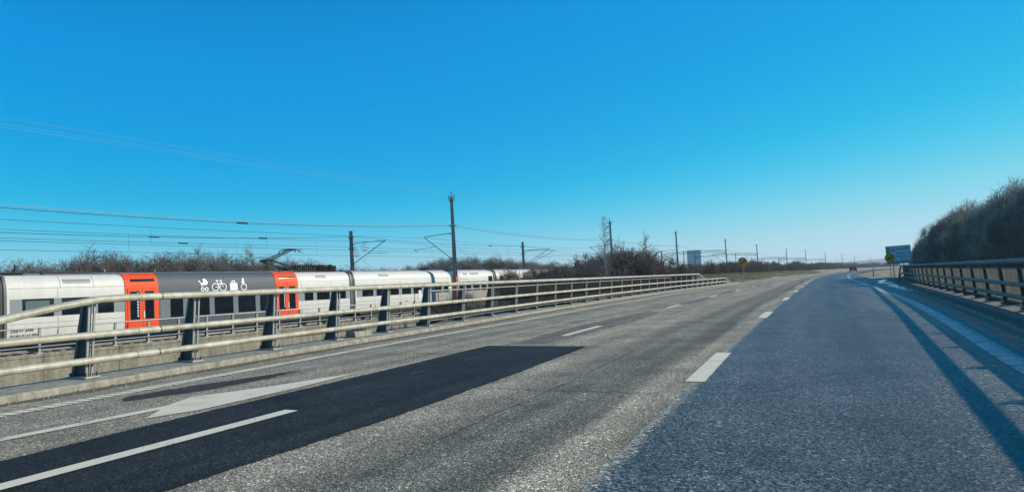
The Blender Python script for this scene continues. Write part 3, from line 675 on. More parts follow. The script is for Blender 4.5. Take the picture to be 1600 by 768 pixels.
pict('pram_pictogram', [('ring', *Q(487, 328), 31*u_, 15*u_), ('ring', *Q(552, 325), 31*u_, 15*u_), ('line', Q(428, 200), Q(452, 200), .055), ('line', Q(448, 200), Q(487, 300), .05), ('line', Q(470, 255), Q(540, 255), .06),
    ('poly', [Q(462, 222), Q(500, 222), Q(570, 215), Q(570, 232), Q(545, 262), Q(472, 262)]), ('poly', [Q(506, 222), Q(503, 160), Q(535, 156), Q(562, 180), Q(574, 215)])])
pict('bicycle_pictogram', [('ring', *Q(695, 290), 62*u_, 47*u_), ('ring', *Q(822, 287), 62*u_, 47*u_), ('line', Q(695, 290), Q(755, 288), .055), ('line', Q(755, 288), Q(728, 190), .05), ('line', Q(738, 245), Q(800, 210), .05), ('line', Q(755, 288), Q(805, 215), .05),
    ('line', Q(822, 287), Q(795, 180), .05), ('line', Q(708, 184), Q(748, 182), .06), ('line', Q(772, 180), Q(805, 176), .05)])
pict('suitcase_pictogram', [('poly', [Q(936, 215), Q(1070, 210), Q(1072, 340), Q(938, 343)]), ('line', Q(978, 214), Q(980, 182), .045), ('line', Q(1024, 212), Q(1024, 180), .045), ('line', Q(974, 183), Q(1030, 179), .045)])
pict('wheelchair_pictogram', [('ring', *Q(1180, 280), 54*u_, 39*u_), ('poly', pc(1176, 143, 10, 17)), ('poly', [Q(1162, 165), Q(1190, 165), Q(1195, 215), Q(1165, 215)]), ('line', Q(1165, 172), Q(1140, 210), .05), ('line', Q(1145, 205), Q(1170, 220), .04), ('line', Q(1205, 235), Q(1228, 232), .045), ('line', Q(1222, 232), Q(1222, 318), .06)])
# pantograph and roof gear

pan = MB()
for x in (-2.1, -.95):
    pan.tube([(x, 39.6, 3.02), (x, 37.0, 3.72)], [.085, .07], 8); pan.tube([(x+.12, 39.2, 2.98), (x+.12, 37.15, 3.62)], .018, 6)
pan.tube([(-2.2, 37.0, 3.72), (-.85, 37.0, 3.72)], .06, 8)
pano = pan.build('pantograph', MT['under'], carB)
up = MB()
for x in (-1.9, -1.1): up.tube([(x, 37.0, 3.72), (x+(.15 if x < -1.5 else -.15), 39.3, 4.52)], .045, 6)
for x in (-1.75, -1.25): up.tube([(x, 37.2, 3.66), (x, 39.0, 4.36)], .014, 6)
up.build('upper_arm', MT['steeld'], pano)
hd = MB()
for y in (39.05, 39.45): hd.tube([(-2.45, y, 4.34), (-2.25, y, 4.52), (-1.9, y, 4.60), (-1.1, y, 4.60), (-.75, y, 4.52), (-.55, y, 4.34)], .035, 6)
hd.tube([(-1.9, 38.6, 4.5), (-1.9, 40.3, 4.58)], .018, 6); hd.tube([(-1.1, 38.6, 4.5), (-1.1, 40.3, 4.58)], .018, 6); hd.tube([(-1.5, 40.3, 4.58), (-1.5, 40.8, 4.3)], .015, 6)
hd.build('contact_head', MT['under'], pano)
ge = MB(); rg = random.Random(2)
ge.tube([(-.8, 37.6, 2.86), (-.8, 37.6, 3.2), (-.8, 39.1, 3.22), (-.8, 39.1, 2.86)], .05, 6)
for k in range(20):
    y = 39.2 + k*.225; h = rg.uniform(.3, .55); ge.box(-.95+rg.uniform(-.3, .1), -.72, y, y+rg.uniform(.06, .14), 2.86, 2.86+h)
for k in range(5): y = 39.3+k*.9; ge.bar((-.8, y, 2.9), (-.8, y+.7, 3.3), .05, .05)
ge.bar((-1.0, 39.1, 3.3), (-1.0, 43.8, 3.28), .12, .06); ge.bar((-1.6, 39.5, 3.34), (-1.6, 43.0, 3.36), .5, .08)
ge.build('roof_equipment', MT['under'], carB)
gi = MB()
for k in range(7):
    y = 41.6+k*.27
    for q in range(4): gi.tube([(-.62, y, 2.92+q*.08), (-.62, y, 2.95+q*.08)], .085, 8)
gi.build('roof_insulators', MT['insul'], carB)
gb = MB(); gb.bar((-.7, 40.8, 3.36), (-.7, 42.6, 3.36), .25, .05); gb.build('roof_busbar', mat('copper_brown', (.18, .10, .08), .5), carB)
carC = car(44.95, 59.75, 'white carriage with a short cab end behind the tall near mast', r1=.12)
ring(carC, 44.7); 
band(carC, 45.2, 59.0, .60, 1.60)
for a, b in ((45.9, 47.31), (47.74, 49.13), (49.49, 50.86), (51.33, 52.68), (53.07, 54.38), (54.79, 55.84), (56.6, 57.7), (58.1, 58.9)): window(carC, a, b, .64, 1.58)
[seam(carC, q_, -.45, 2.06, .014) for q_ in (47.5, 51.1, 56.2)]; lseam(carC, 45.1, 58.2, .22); lseam(carC, 45.1, 59, 2.06); vent(carC, 48.2, 49.6)
MB().prism([(-2.2, 2.86), (-.8, 2.86), (-1., 3.06), (-2., 3.06)], 'y', 57.0, 58.3).build('roof_unit', MT['under'], carC)
MB().box(-2.6, -.4, 59.75, 60.35, -.4, 2.2).build('cab_nose', MT['rubber'], carC)
carE = car(60.95, 68.1, 'white carriage with the narrow black door just right of the tall near mast', r0=.12)
band(carE, 61.6, 66.4, .60, 1.60)
for a, b in ((62.24, 63.24), (63.63, 64.94), (65.34, 66.4)): window(carE, a, b, .64, 1.58)
for a, b in ((61.9, 62.7), (63.2, 65.0)): vent(carE, a, b)
side_panel(MB(), 66.9, 67.75, .2, 2.12, .02).build('door', MT['glass'], carE); lseam(carE, 61.4, 66.8, 1.86)
MB().box(-2.6, -.4, 60.4, 60.95, -.4, 2.2).build('cab_nose', MT['rubber'], carE)
carF = car(68.6, 94., 'white carriage running behind the shrubs at the far end of the train')
ring(carF, 68.35)
side_panel(MB(), 69.5, 70.4, .2, 2.12, .02).build('door', MT['glass'], carF); band(carF, 71.3, 93, .60, 1.60)
for k in range(9): window(carF, 71.8+k*2.2, 73.4+k*2.2, .64, 1.58)
vent(carF, 75.0, 77.0)
MB().prism([(-2.2, 2.86), (-.8, 2.86), (-1., 3.06), (-2., 3.06)], 'y', 75.8, 77.2).build('roof_unit', MT['under'], carF)

# ------------------------------------------------------------------ overhead line masts
def insulator(m, a, b, r=.07, n=5):
    a, b = Vector(a), Vector(b)
    for k in range(n):
        p = a.lerp(b, (k+.2)/n); q = a.lerp(b, (k+.65)/n); m.tube([p, q], [r, r*.75], 8)
    return m
ZG = -1.5
def h_mast(m, z0, z1, w0, w1):
    for s in (-1, 1):
        m.poly([(-w0, s*w0-.012, z0), (w0, s*w0-.012, z0), (w0, s*w0+.012, z0), (-w0, s*w0+.012, z0), (-w1, s*w1-.012, z1), (w1, s*w1-.012, z1), (w1, s*w1+.012, z1), (-w1, s*w1+.012, z1)],
               [(3,2,1,0),(4,5,6,7),(0,1,5,4),(1,2,6,5),(2,3,7,6),(3,0,4,7)])
    return m.poly([(-.012, -w0, z0), (.012, -w0, z0), (.012, w0, z0), (-.012, w0, z0), (-.012, -w1, z1), (.012, -w1, z1), (.012, w1, z1), (-.012, w1, z1)], [(3,2,1,0),(4,5,6,7),(0,1,5,4),(1,2,6,5),(2,3,7,6),(3,0,4,7)])
def near_mast(arm=True):
    root = empty('catenary_mast')
    h_mast(MB(), ZG, 9.75, .17, .10).build('pole', MT['steel'], root)
    t = MB(); t.tube([(0, -.1, 9.1), (0, -.42, 9.45), (0, -.42, 9.62)], .025, 6); t.tube([(0, .1, 9.1), (0, .42, 9.45), (0, .42, 9.62)], .025, 6); t.tube([(-.1, -.05, 9.1), (.36, -.05, 9.42), (.36, -.05, 9.6)], .025, 6); t.tube([(.1, .05, 9.1), (-.36, .05, 9.42), (-.36, .05, 9.6)], .025, 6)
    t.tube([(0, 0, 9.75), (0, 0, 10.0)], .03, 6); t.build('crossarm', MT['steeld'], root)
    for x, z in ((-.36, 9.6), (.36, 9.6), (0, 9.98)): insulator(MB(), (x, 0.05 if x < 0 else -.05, z), (x, 0.05 if x < 0 else -.05, z+.34), .085, 3).build('insulator', MT['insul'], root)
    i = MB(); i.tube([(-.28, 0, 6.97), (.28, 0, 6.97)], .03, 6); b = i.build('feeder_bracket', MT['steeld'], root)
    insulator(MB(), (-.35, 0, 6.84), (-.35, 0, 7.1), .09, 3).build('insulator', MT['insul'], b); insulator(MB(), (.35, 0, 6.84), (.35, 0, 7.1), .09, 3).build('insulator', MT['insul'], b)
    if arm:
        a = MB(); a.tube([(-.15, 0, 6.2), (-.5, 0, 6.25), (-3.55, 0, 6.15)], .035, 6); a.tube([(-.12, 0, 3.65), (-3.6, 0, 6.12)], .035, 6); a.tube([(-2.1, 0, 5.1), (-4.9, 0, 4.95)], .022, 6); a.tube([(-4.9, 0, 4.95), (-4.4, 0, 4.75)], .015, 6)
        ao = a.build('cantilever_arm', MT['steeld'], root)
        insulator(MB(), (-.2, 0, 6.21), (-.6, 0, 6.25), .06, 4).build('insulator', MT['insul'], ao); insulator(MB(), (-.2, 0, 3.72), (-.6, 0, 4.0), .06, 4).build('insulator', MT['insul'], ao)
    MB().box(-.3, .3, -.3, .3, ZG-.2, ZG+.15).build('footing', MT['kerb'], root)
    return root
def far_mast():
    root = empty('catenary_mast')
    h_mast(MB(), ZG, 7.42, .16, .12).build('pole', MT['steel'], root)
    for z in (6.68, 5.58):
        b = MB().bar((-.3, 0, z), (.3, 0, z), .05, .05).build('feeder_bracket', MT['steeld'], root)
        for x in (-.32, .32): insulator(MB(), (x, 0, z-.13), (x, 0, z+.13), .09, 3).build('insulator', MT['insul'], b)
    a = MB(); a.tube([(.1, 0, 5.9), (.7, 0, 6.1), (4.6, 0, 6.05)], .035, 6); a.tube([(.1, 0, 3.9), (4.6, 0, 6.08)], .035, 6); a.tube([(2.2, 0, 4.9), (4.9, 0, 4.8)], .02, 6)
    ao = a.build('cantilever_arm', MT['steeld'], root)
    insulator(MB(), (.15, 0, 5.92), (.65, 0, 6.08), .06, 4).build('insulator', MT['insul'], ao); insulator(MB(), (.2, 0, 3.95), (.7, 0, 4.2), .06, 4).build('insulator', MT['insul'], ao)
    MB().box(-.3, .3, -.3, .3, ZG-.2, ZG+.15).build('footing', MT['kerb'], root)
    return root
GM = 'masts along the railway'
LEAN = rad(-.8); KN = 1.0378
nm = near_mast()
near_pos = [(-37, 55.8, 'tall catenary mast with a red foot standing in front of the train'), (-37, 98, 'catenary mast rising out of the shrub mound behind the birch'), (-37, 133.3, 'tall catenary mast left of the blue tower block'),
    (-37, 177.5, 'tall catenary mast at the right end of the first portal'), (-37, 221.5, 'tall catenary mast at the right end of the second portal'), (-37, 285.5, 'catenary mast above the hedge, first one right of the portals'),
    (-34.7, 328, 'catenary mast above the hedge, second one right of the portals'), (-32.5, 396, 'catenary mast above the hedge, third one right of the portals'), (-28.1, 452, 'far catenary mast, third from the direction sign'),
    (-25.8, 539, 'far catenary mast, second from the direction sign'), (-19, 640, 'small far catenary mast nearest the direction sign'), (-37, -8, None)]
for i, (x, y, lb) in enumerate(near_pos):
    o = nm if i == 0 else copy_tree(nm); o.location = (x*KN, y*KN, 1.26*(1-KN)); o.scale = (1, 1, KN); o.rotation_euler = (0, LEAN, 0)
    tag(o, lb or 'catenary mast beyond the left edge', 'mast', GM)
o = nm
rb = MB(); rb.box(.0, .19, -.19, -.02, -1.0, 2.1); rb.build('red_foot', MT['redband'], nm)
fm_ = far_mast()
for i, (x, y, lb) in enumerate([(-50, 56, 'short catenary mast with tension wheels behind the pantograph carriage'), (-50, 94.4, 'short catenary mast with two slanted struts behind the train'), (-50, -8, 'short catenary mast beyond the left edge')]):
    o = fm_ if i == 0 else copy_tree(fm_); o.location = (x, y, 0); o.rotation_euler = (0, LEAN, 0); tag(o, lb, 'mast', GM)
fa2 = [o for o in bpy.data.objects if o.name.startswith('catenary_mast') and abs(o.location.y-94.4) < .1][0]
x2 = MB(); x2.tube([(.1, 0, 3.7), (5.4, 0, 5.75)], .03, 6); x2.tube([(.7, 0, 6.0), (5.4, 0, 5.75)], .03, 6); x2.build('strut', MT['steeld'], fa2)
tw = MB()
for cx, cz in ((1.9, 5.55), (.75, 5.05)):
    for r0 in (.42, .26): tw.tube([(cx+r0*math.cos(t), -.15, cz+r0*math.sin(t)) for t in np.linspace(0, 2*math.pi, 17)], .03, 5, cap=False)
    for t in np.linspace(0, math.pi, 4)[:-1]: tw.bar((cx-.42*math.cos(t), -.15, cz-.42*math.sin(t)), (cx+.42*math.cos(t), -.15, cz+.42*math.sin(t)), .03, .03)
tw.build('tension_wheel', MT['decal'], fm_)
# portals
def portal(xl, xr, y, zb, label, hang):
    xl, xr, y, hang = xl*KN, xr*KN, y*KN, [q*KN for q in hang]
    root = empty('portal_gantry', (0, y, 0), label=label, cat='gantry', group='portals over the tracks')
    h_mast(MB(), ZG, zb+.55, .16, .13).build('leg', MT['steel'], root).location.x = xl
    b = MB(); n = 12
    top = [(xl + (xr-xl)*k/n, 0, zb+.25*math.sin(math.pi*k/n) + (0 if 0 < k < n else -.25)) for k in range(n+1)]; bot = [(p[0], 0, p[2]-.55) for p in top]
    b.tube(top, .07, 6); b.tube(bot, .07, 6)
    for k in range(n): b.bar(top[k] if k % 2 else bot[k], bot[k+1] if k % 2 else top[k+1], .05, .05)
    b.build('lattice_beam', MT['steel'], root)
    for x in hang:
        h = MB(); h.bar((x, 0, zb+.5), (x, 0, zb-3.6), .18, .18)
        for z in (zb-1.4, zb-2.4, zb-3.5): h.bar((x, 0, z), (x+1.6, 0, z+.05), .06, .06)
        h.build('drop_post', MT['steel'], root)
    d = MB(); d.tube([(xl, 0, zb-.4), (xl+5, 0, zb-2.6)], .035, 6); d.build('stay', MT['steeld'], root)
    return root
portal(-53.5, -37, 177.5, 7.2, 'lattice portal over the tracks in front of the blue tower block', [-47.7])
portal(-56, -37, 221.5, 7.2, 'second lattice portal over the tracks behind the yellow disc', [-43.5])
portal(-50, -37, 285.5, 6.6, 'distant portal beam left of the hedge masts', [])
portal(-46, -34.7, 328, 6.6, 'faint distant portal beam over the hedge', [])
portal(-46, -32.5, 396, 6.6, 'faintest portal beam nearest the vanishing road', [])

# ------------------------------------------------------------------ wires
GW = 'overhead railway wires'
def sagline(x, ya, yb, za, zb, sag, n=16):
    return [(x, ya+(yb-ya)*k/n, za+(zb-za)*k/n - sag*4*(k/n)*(1-k/n)) for k in range(n+1)]
def wire(label, pts, r, mt='wire', beads=(), group=GW):
    o = MB().tube(pts, r, 4, cap=False).build('overhead_wire', MT[mt]); tag(o, label, 'wire', group)
    for y in beads:
        ys_ = [p[1] for p in pts]; z = float(np.interp(y, ys_, [p[2] for p in pts])); x = float(np.interp(y, ys_, [p[0] for p in pts]))
        insulator(MB(), (x, y-.45, z), (x, y+.45, z), .075, 5).build('insulator', MT['insul'], o)
    return o
NP = [v*KN for v in (-8, 55.8, 98, 133.3, 177.5, 221.5, 285.5)]
def spans(fn):
    p = []
    for a, b in zip(NP[:-1], NP[1:]):
        q = fn(a, b); p += q if not p else q[1:]
    return p
for dx, zz, lb in ((-.37, 9.93, 'left of the three high wires on the tall masts'), (.37, 9.93, 'right of the three high wires on the tall masts'), (0, 10.3, 'topmost wire over the tall masts')):
    wire(lb, spans(lambda a, b: sagline(-38.4+dx, a, b, zz*KN-.048, zz*KN-.048, .12)), .0045, 'wirel')
wire('upper of the paired feeder wires on the tall near mast', spans(lambda a, b: sagline(-38.05, a, b, 7.26, 7.26, 1.1*((b-a)/64)**2)), .016, 'wirel')
wire('lower of the paired feeder wires with a dark insulator', spans(lambda a, b: sagline(-38.75, a, b, 7.2, 7.2, 1.1*((b-a)/64)**2)), .016, 'wire', beads=(32.6,))
FP = [-8, 56, 94.4]
def spans2(fn):
    p = []
    for a, b in zip(FP[:-1], FP[1:]):
        q = fn(a, b); p += q if not p else q[1:]
    return p + fn(94.4, 177.5)[1:]
wire('feeder wire on the upper bracket of the short masts', spans2(lambda a, b: sagline(-49.68, a, b, 6.8, 6.8, .95*((b-a)/64)**2)), .018, 'wire', beads=(33.5, 44.0, 84.))
wire('feeder wire on the lower bracket of the short masts', spans2(lambda a, b: sagline(-49.68, a, b, 5.7, 5.7, .2*((b-a)/64)**2)), .014, 'wire', beads=(36.,))
for x, zc, zm, side, step in ((-41.4, 4.70, 6.12, 'near', 9.3), (-46.6, 4.58, 6.1, 'far', 9.0)):
    mp_ = spans(lambda a, b: sagline(x, a, b, zm, zm, .35)); cw = wire(f'contact wire over the {side} track', spans(lambda a, b: sagline(x, a, b, zc, zc, .06)), .012)
    mw = wire(f'messenger wire with droppers over the {side} track', mp_, .012)
    y = 18.4 if side == 'near' else 20.5
    while y < 120:
        z = float(np.interp(y, [p[1] for p in mp_], [p[2] for p in mp_])); MB().tube([(x, y, z), (x, y, zc-.02)], .007, 4, cap=False).build('dropper', MT['wire'], mw); y += step
wire('stay wire slanting down from the tall near mast', [(-38.4, 57.9, 5.2), (-38.5, 66, 1.9), (-38.5, 74, -1.4)], .012)
wire('stay wire slanting down from the short mast behind the train', [(-50, 56, 5.2), (-50, 68, -1.4)], .012)

# thin fence with a white plate before the cab end
fe = empty('wire_fence', label='thin trackside wire fence with a small white plate before the cab end', cat='fence')
for k, y in enumerate((49.5, 51.3, 53.1, 55.0, 57.2)): MB().tube([(-37.2, y, -1.5), (-37.2, y, .95)], .03, 6).build('post', MT['postd'], fe)
for z in (.9, -.1): MB().tube([(-37.2, 49.5, z), (-37.2, 57.2, z)], .012, 4).build('fence_wire', MT['postd'], fe)
MB().box(-37.15, -37.12, 50.0, 50.42, .25, .95).build('white_plate', MT['decal'], fe)

# ------------------------------------------------------------------ bare shrubs and trees
def seg_mesh(name, P0, P1, R0, R1, material):
    """three-sided slivers for every twig segment"""
    P0, P1, R0, R1 = (np.asarray(a, np.float64) for a in (P0, P1, R0, R1)); d = P1-P0; ln = np.linalg.norm(d, axis=1, keepdims=True); d = d/np.maximum(ln, 1e-6)
    ref = np.where(np.abs(d[:, 2:3]) < .9, np.array([[0, 0, 1.]]), np.array([[1., 0, 0]])); a = np.cross(d, ref); a /= np.linalg.norm(a, axis=1, keepdims=True); b = np.cross(d, a)
    n = len(P0); V = np.zeros((n, 6, 3))
    for k in range(3):
        t = 2*math.pi*k/3; o = a*math.cos(t)+b*math.sin(t); V[:, k] = P0+o*R0[:, None]; V[:, k+3] = P1+o*R1[:, None]
    base = (np.arange(n)*6)[:, None, None]; fc = base + np.array([[0, 1, 4, 3], [1, 2, 5, 4], [2, 0, 3, 5]])[None]
    me = bpy.data.meshes.new(name); me.vertices.add(n*6); me.vertices.foreach_set('co', V.reshape(-1))
    fc = fc.reshape(-1, 4); me.loops.add(fc.size); me.loops.foreach_set('vertex_index', fc.reshape(-1).astype(np.int32)); me.polygons.add(len(fc))
    me.polygons.foreach_set('loop_start', (np.arange(len(fc))*4).astype(np.int32)); me.polygons.foreach_set('loop_total', np.full(len(fc), 4, np.int32)); me.update(); me.validate()
    me.materials.append(material); return me
def grow(seed, h, spread, nst, nbr, ntw, r0=.035, twl=.45, base_low=.1, upright=.5, tr=.0085, env=None):
    r = np.random.default_rng(seed); A = ([], [], [], []); B = ([], [], [], [])
    def add(S_, p, q, a, b): S_[0].append(p); S_[1].append(q); S_[2].append(a); S_[3].append(b)
    def inside(p, k=1.): return env is None or (p[0]**2+p[1]**2)/(env[0]*k)**2 + (max(p[2], 0)/(env[1]*k))**2 < 1
    for s in range(nst):
        az = r.uniform(0, 2*math.pi); tl = r.uniform(.1, 1.)**.7*spread; p = np.array([math.cos(az), math.sin(az), 0])*r.uniform(0, .25)*h*.5
        d = np.array([math.cos(az)*tl, math.sin(az)*tl, 1.]); d /= np.linalg.norm(d); ln = h*r.uniform(.65, 1.05)*(1-.15*tl); ns = 6; pts = [p]
        for k in range(ns):
            d = d + r.normal(0, .13, 3) + np.array([0, 0, .05*upright]); d /= np.linalg.norm(d); p2 = p+d*ln/ns
            if not inside(p2, .95): p2 = p + (p2-p)*.25
            p = p2; pts.append(p)
        for k in range(ns): add(A, pts[k], pts[k+1], r0*(1-k/ns*.8), r0*(1-(k+1)/ns*.8))
        for b in range(nbr):
            t = r.uniform(base_low, 1.)*ns; k = min(int(t), ns-1); q = pts[k]+(pts[k+1]-pts[k])*(t-k)
            sd = pts[k+1]-pts[k]; sd /= np.linalg.norm(sd); bd = sd*.7+r.normal(0, .55, 3)+np.array([0, 0, .25*upright]); bd /= np.linalg.norm(bd)
            bl = h*r.uniform(.10, .30)*(1.15-.5*t/ns); bp = [q]
            for m_ in range(3): bd = bd+r.normal(0, .18, 3); bd /= np.linalg.norm(bd); bp.append(bp[-1]+bd*bl/3)
            for m_ in range(3):
                if inside(bp[m_+1], 1.03): add(A if m_ == 0 else B, bp[m_], bp[m_+1], r0*.38*(1-m_*.25), r0*.38*(1-(m_+1)*.25))
            for w_ in range(ntw):
                tt = r.uniform(.1, 1.)*3; m_ = min(int(tt), 2); q2 = bp[m_]+(bp[m_+1]-bp[m_])*(tt-m_); td = bd*.6+r.normal(0, .55, 3)+np.array([0, 0, .3*upright]); td /= np.linalg.norm(td)
                q3 = q2+td*twl*r.uniform(.4, 1.1); 
                if q3[2] > .02 and inside(q3, r.uniform(.92, 1.06)): add(B, q2, q3, tr, tr*.4)
    return A, B
SHRUB = {}
def shrub_proto(key, seed, h, spread, nst, nbr, ntw, tw='twig', bk='bark', **kw):
    A, B = grow(seed, h, spread, nst, nbr, ntw, **kw); SHRUB[key] = (seg_mesh('stems', *A, MT[bk]), seg_mesh('twigs', *B, MT[tw]))
for k in range(4): shrub_proto(('bg', k), 10+k, 5.0, .6, 24, 20, 12, 'twiggr' if k % 2 else 'twig', twl=.65, tr=.011, env=(3.0, 4.9))
for k in range(3): shrub_proto(('mound', k), 30+k, 3.6, 1.0, 34, 18, 14, ['twigr', 'twig', 'twigr'][k], twl=.45, tr=.010, env=(3.2, 3.5))
for k in range(3): shrub_proto(('grove', k), 50+k, 7.2, .45, 30, 30, 18, ['twigp', 'twiggr', 'twigp'][k], twl=.7, r0=.045, upright=1.2, tr=.010, env=(3.1, 7.0))
for k in range(2): shrub_proto(('low', k), 70+k, 1.3, 1.1, 26, 9, 8, ['twigr', 'twigp'][k], twl=.25, r0=.012)
for k in range(2): shrub_proto(('tall', k), 80+k, 7.0, .35, 5, 30, 12, 'twiggr', r0=.06, twl=.6, base_low=.3, upright=.8)
# birch: one leader with many fine side branches
def birch():
    r = np.random.default_rng(91); A = ([], [], [], []); B = ([], [], [], [])
    def add(S_, p, q, a, b): S_[0].append(p); S_[1].append(q); S_[2].append(a); S_[3].append(b)
    p = np.zeros(3); pts = [p]
    for k in range(14): p = p+np.array([r.normal(-.02, .06), r.normal(0, .06), .62]); pts.append(p)
    for k in range(14): add(A, pts[k], pts[k+1], .085*(1-k/15), .085*(1-(k+1)/15))
    for b in range(105):
        t = 3.0 + 10.9*r.random()**1.25; k = int(t); q = pts[k]+(pts[k+1]-pts[k])*(t-k); az = r.uniform(0, 6.283); d = np.array([math.cos(az)*.75, math.sin(az)*.75, .8]); bl = (2.3*(1-t/14.3)+.22)*r.uniform(.6, 1.15); bp = [q]
        d /= np.linalg.norm(d)
        for m_ in range(4): d = d+r.normal(0, .14, 3); d /= np.linalg.norm(d); bp.append(bp[-1]+d*bl/4)
        for m_ in range(4): add(A if m_ < 2 else B, bp[m_], bp[m_+1], .02*(1-m_*.2), .02*(1-(m_+1)*.2))
        for w_ in range(int(3+7*bl)):
            tt = r.uniform(.15, 1.)*4; m_ = min(int(tt), 3); q2 = bp[m_]+(bp[m_+1]-bp[m_])*(tt-m_); td = d*.7+r.normal(0, .5, 3); td /= np.linalg.norm(td); add(B, q2, q2+td*r.uniform(.2, .5), .008, .004)
    SHRUB['birch'] = (seg_mesh('trunk', *A, MT['birch']), seg_mesh('twigs', *B, MT['twiggr']))
birch()
def plant(key, x, y, z, s, rz, label, cat, group, name='bare_shrub', sz=None):
    root = empty(name, (x, y, z), rz, label, cat, group); root.scale = (s, s, sz or s)
    a = bpy.data.objects.new('trunk' if 'tree' in name else 'stems', SHRUB[key][0]); b = bpy.data.objects.new('crown' if 'tree' in name else 'twigs', SHRUB[key][1])
    for o in (a, b): COL.objects.link(o); o.parent = root
    return root
rs = random.Random(21)
# hedgerow behind the train
hed = [('left end of the carriages', 8, 33), ('first orange-red doors', 33, 42), ('pictogram section', 42, 55), ('pantograph', 55, 68), ('white cab-end carriage', 68, 92), ('far white carriages', 92, 128)]
top_y = [0, 28, 32, 36, 42, 48, 56, 60, 66, 73, 88, 100, 109, 128]; top_z = [4.3, 4.4, 4.8, 5.4, 5.3, 5.1, 4.8, 4.3, 3.9, 3.9, 5.0, 5.6, 5.0, 4.8]
for nm_, a, b in hed:
    y = a
    while y < b:
        for row in range(2):
            x = -59.5 - row*3 + rs.uniform(-1, 1); sc_ = (np.interp(y, top_y, top_z) + 1.6 - row*.2)*rs.uniform(.97, 1.10)/4.75
            plant(('bg', rs.randrange(4)), x, y + rs.uniform(-.6, .6), -1.6, sc_, rs.uniform(0, 6.28), f'bare grey-brown hedgerow shrub showing above the train behind the {nm_}', 'shrub', f'hedgerow behind the {nm_}')
        y += rs.uniform(1.25, 1.7)
for x, y, q in ((-58, 43.5, 'upper part left of the wheelchair pictogram'), (-58, 49.6, 'upper part just left of the pantograph')): plant(('tall', rs.randrange(2)), x, y, -1.6, 1.06, rs.uniform(0, 6), 'thin bare tree above the hedgerow, its ' + q, 'tree', 'thin hedgerow trees', name='bare_tree')
# shrub mound at the end of the train, with the birch
for i in range(30):
    t = i/29; y = 56 + 46*t + rs.uniform(-1.5, 1.5); x = -25.5 - 2*t + rs.uniform(-2.0, 3.0)
    hgt = (np.interp(y, [56, 62, 67, 72, 76, 80, 86, 96, 106], [4.3, 5.0, 6.4, 7.2, 6.2, 4.6, 3.6, 3.6, 3.4]) if True else 0)/3.5
    plant(('mound', rs.randrange(3)), x, y, -1.7 if y < 80 else -1.0, hgt*rs.uniform(.85, 1.02), rs.uniform(0, 6.28), 'dark reddish-brown bare shrub in the mound behind the left railing', 'shrub', 'shrub mound round the birch')
for i in range(7):
    plant(('mound', i % 3), -34.0 + rs.uniform(-1.2, 2.), 64.5 + i*2.3, -1.7, rs.uniform(1.35, 1.6), rs.uniform(0, 6), 'bare shrub covering the far end of the train', 'shrub', 'shrubs before the far end of the train')
plant('birch', -22.6, 58.6, -1.7, .98, .4, 'slender pale-stemmed bare birch standing in front of the shrub mound', 'tree', None, name='birch_tree')
plant(('tall', 1), -25, 70.5, -1.6, 1.05, 1.1, 'bare young tree behind the birch on the right side of the mound', 'tree', None, name='bare_tree')
for i in range(22):
    plant(('low', i % 2), -26+rs.uniform(-9.5, 9), 51+i*1.15, -1.8, rs.uniform(1.2, 2.0), rs.uniform(0, 6), 'low reddish bramble seen through the mesh panels of the left railing', 'bramble', 'brambles behind the mesh panels')
# hedge along the left bank of the road
for i in range(76):
    y = 100 + i*3.3 + rs.uniform(-1.5, 1.5); e = float(cK(y)); x = e - 8.5 - rs.uniform(0, 5.0)
    k = ('mound', rs.randrange(3)); s = rs.uniform(.75, 1.05)*(1.0 if 118 < y < 200 else 1.1 if y >= 200 else .85)
    z = float(ground_z(np.array([x-float(cR(y))]), y)[0])
    seg = 'between the left railing and the yellow disc' if y < 125 else 'right of the yellow disc on the bank' if y < 190 else 'far along the bank towards the dark car'
    plant(k, x, y, z-.1, s, rs.uniform(0, 6.28), f'dark bare roadside shrub {seg}', 'shrub', f'roadside hedge {seg}')
for x, y, s in ((-33, 148, .75), (-36, 158, .8), (-31, 121, .55), (-33, 112, .6)): plant(('tall', rs.randrange(2)), x, y, -1.2, s, rs.uniform(0, 6), 'pale bare tree standing in the hedge near the blue tower block', 'tree', 'pale trees in the roadside hedge', name='bare_tree')
for i in range(30):
    y = 335 + i*9; x = float(cK(y)) - 9 - rs.uniform(0, 12)
    plant(('mound', i % 3), x, y, -.4, rs.uniform(1.1, 1.6), rs.uniform(0, 6), 'distant dark shrub above the far bend of the road', 'shrub', 'distant shrubs at the bend')
# grove behind the right railing
for i in range(60):
    t = i/59; y = 62 + 52*t + rs.uniform(-1.5, 1.5); row = i % 3
    x = np.interp(y, [60, 70, 80, 90, 100, 105, 110, 116], [9.6, 8.5, 6.0, 4.8, 3.9, 3.4, 3.0, 2.8]) + row*2.2 + rs.uniform(-.5, .5)
    top = np.interp(y, [60, 70, 80, 90, 100, 105, 110, 116], [7.0, 7.2, 6.6, 6.3, 5.7, 4.8, 3.6, 2.6])
    s = (top+1.2)/6.6*rs.uniform(.92, 1.1)*(1.06 if row else .92)
    wh = 'at the left tip by the direction sign' if y > 100 else 'in its middle' if y > 80 else 'at its tall right end'
    plant(('grove', rs.randrange(3)), x, y, -1.2, s, rs.uniform(0, 6.28), f'dense backlit bare shrub of the right thicket, {wh}', 'shrub', f'thicket behind the right railing, {wh}')

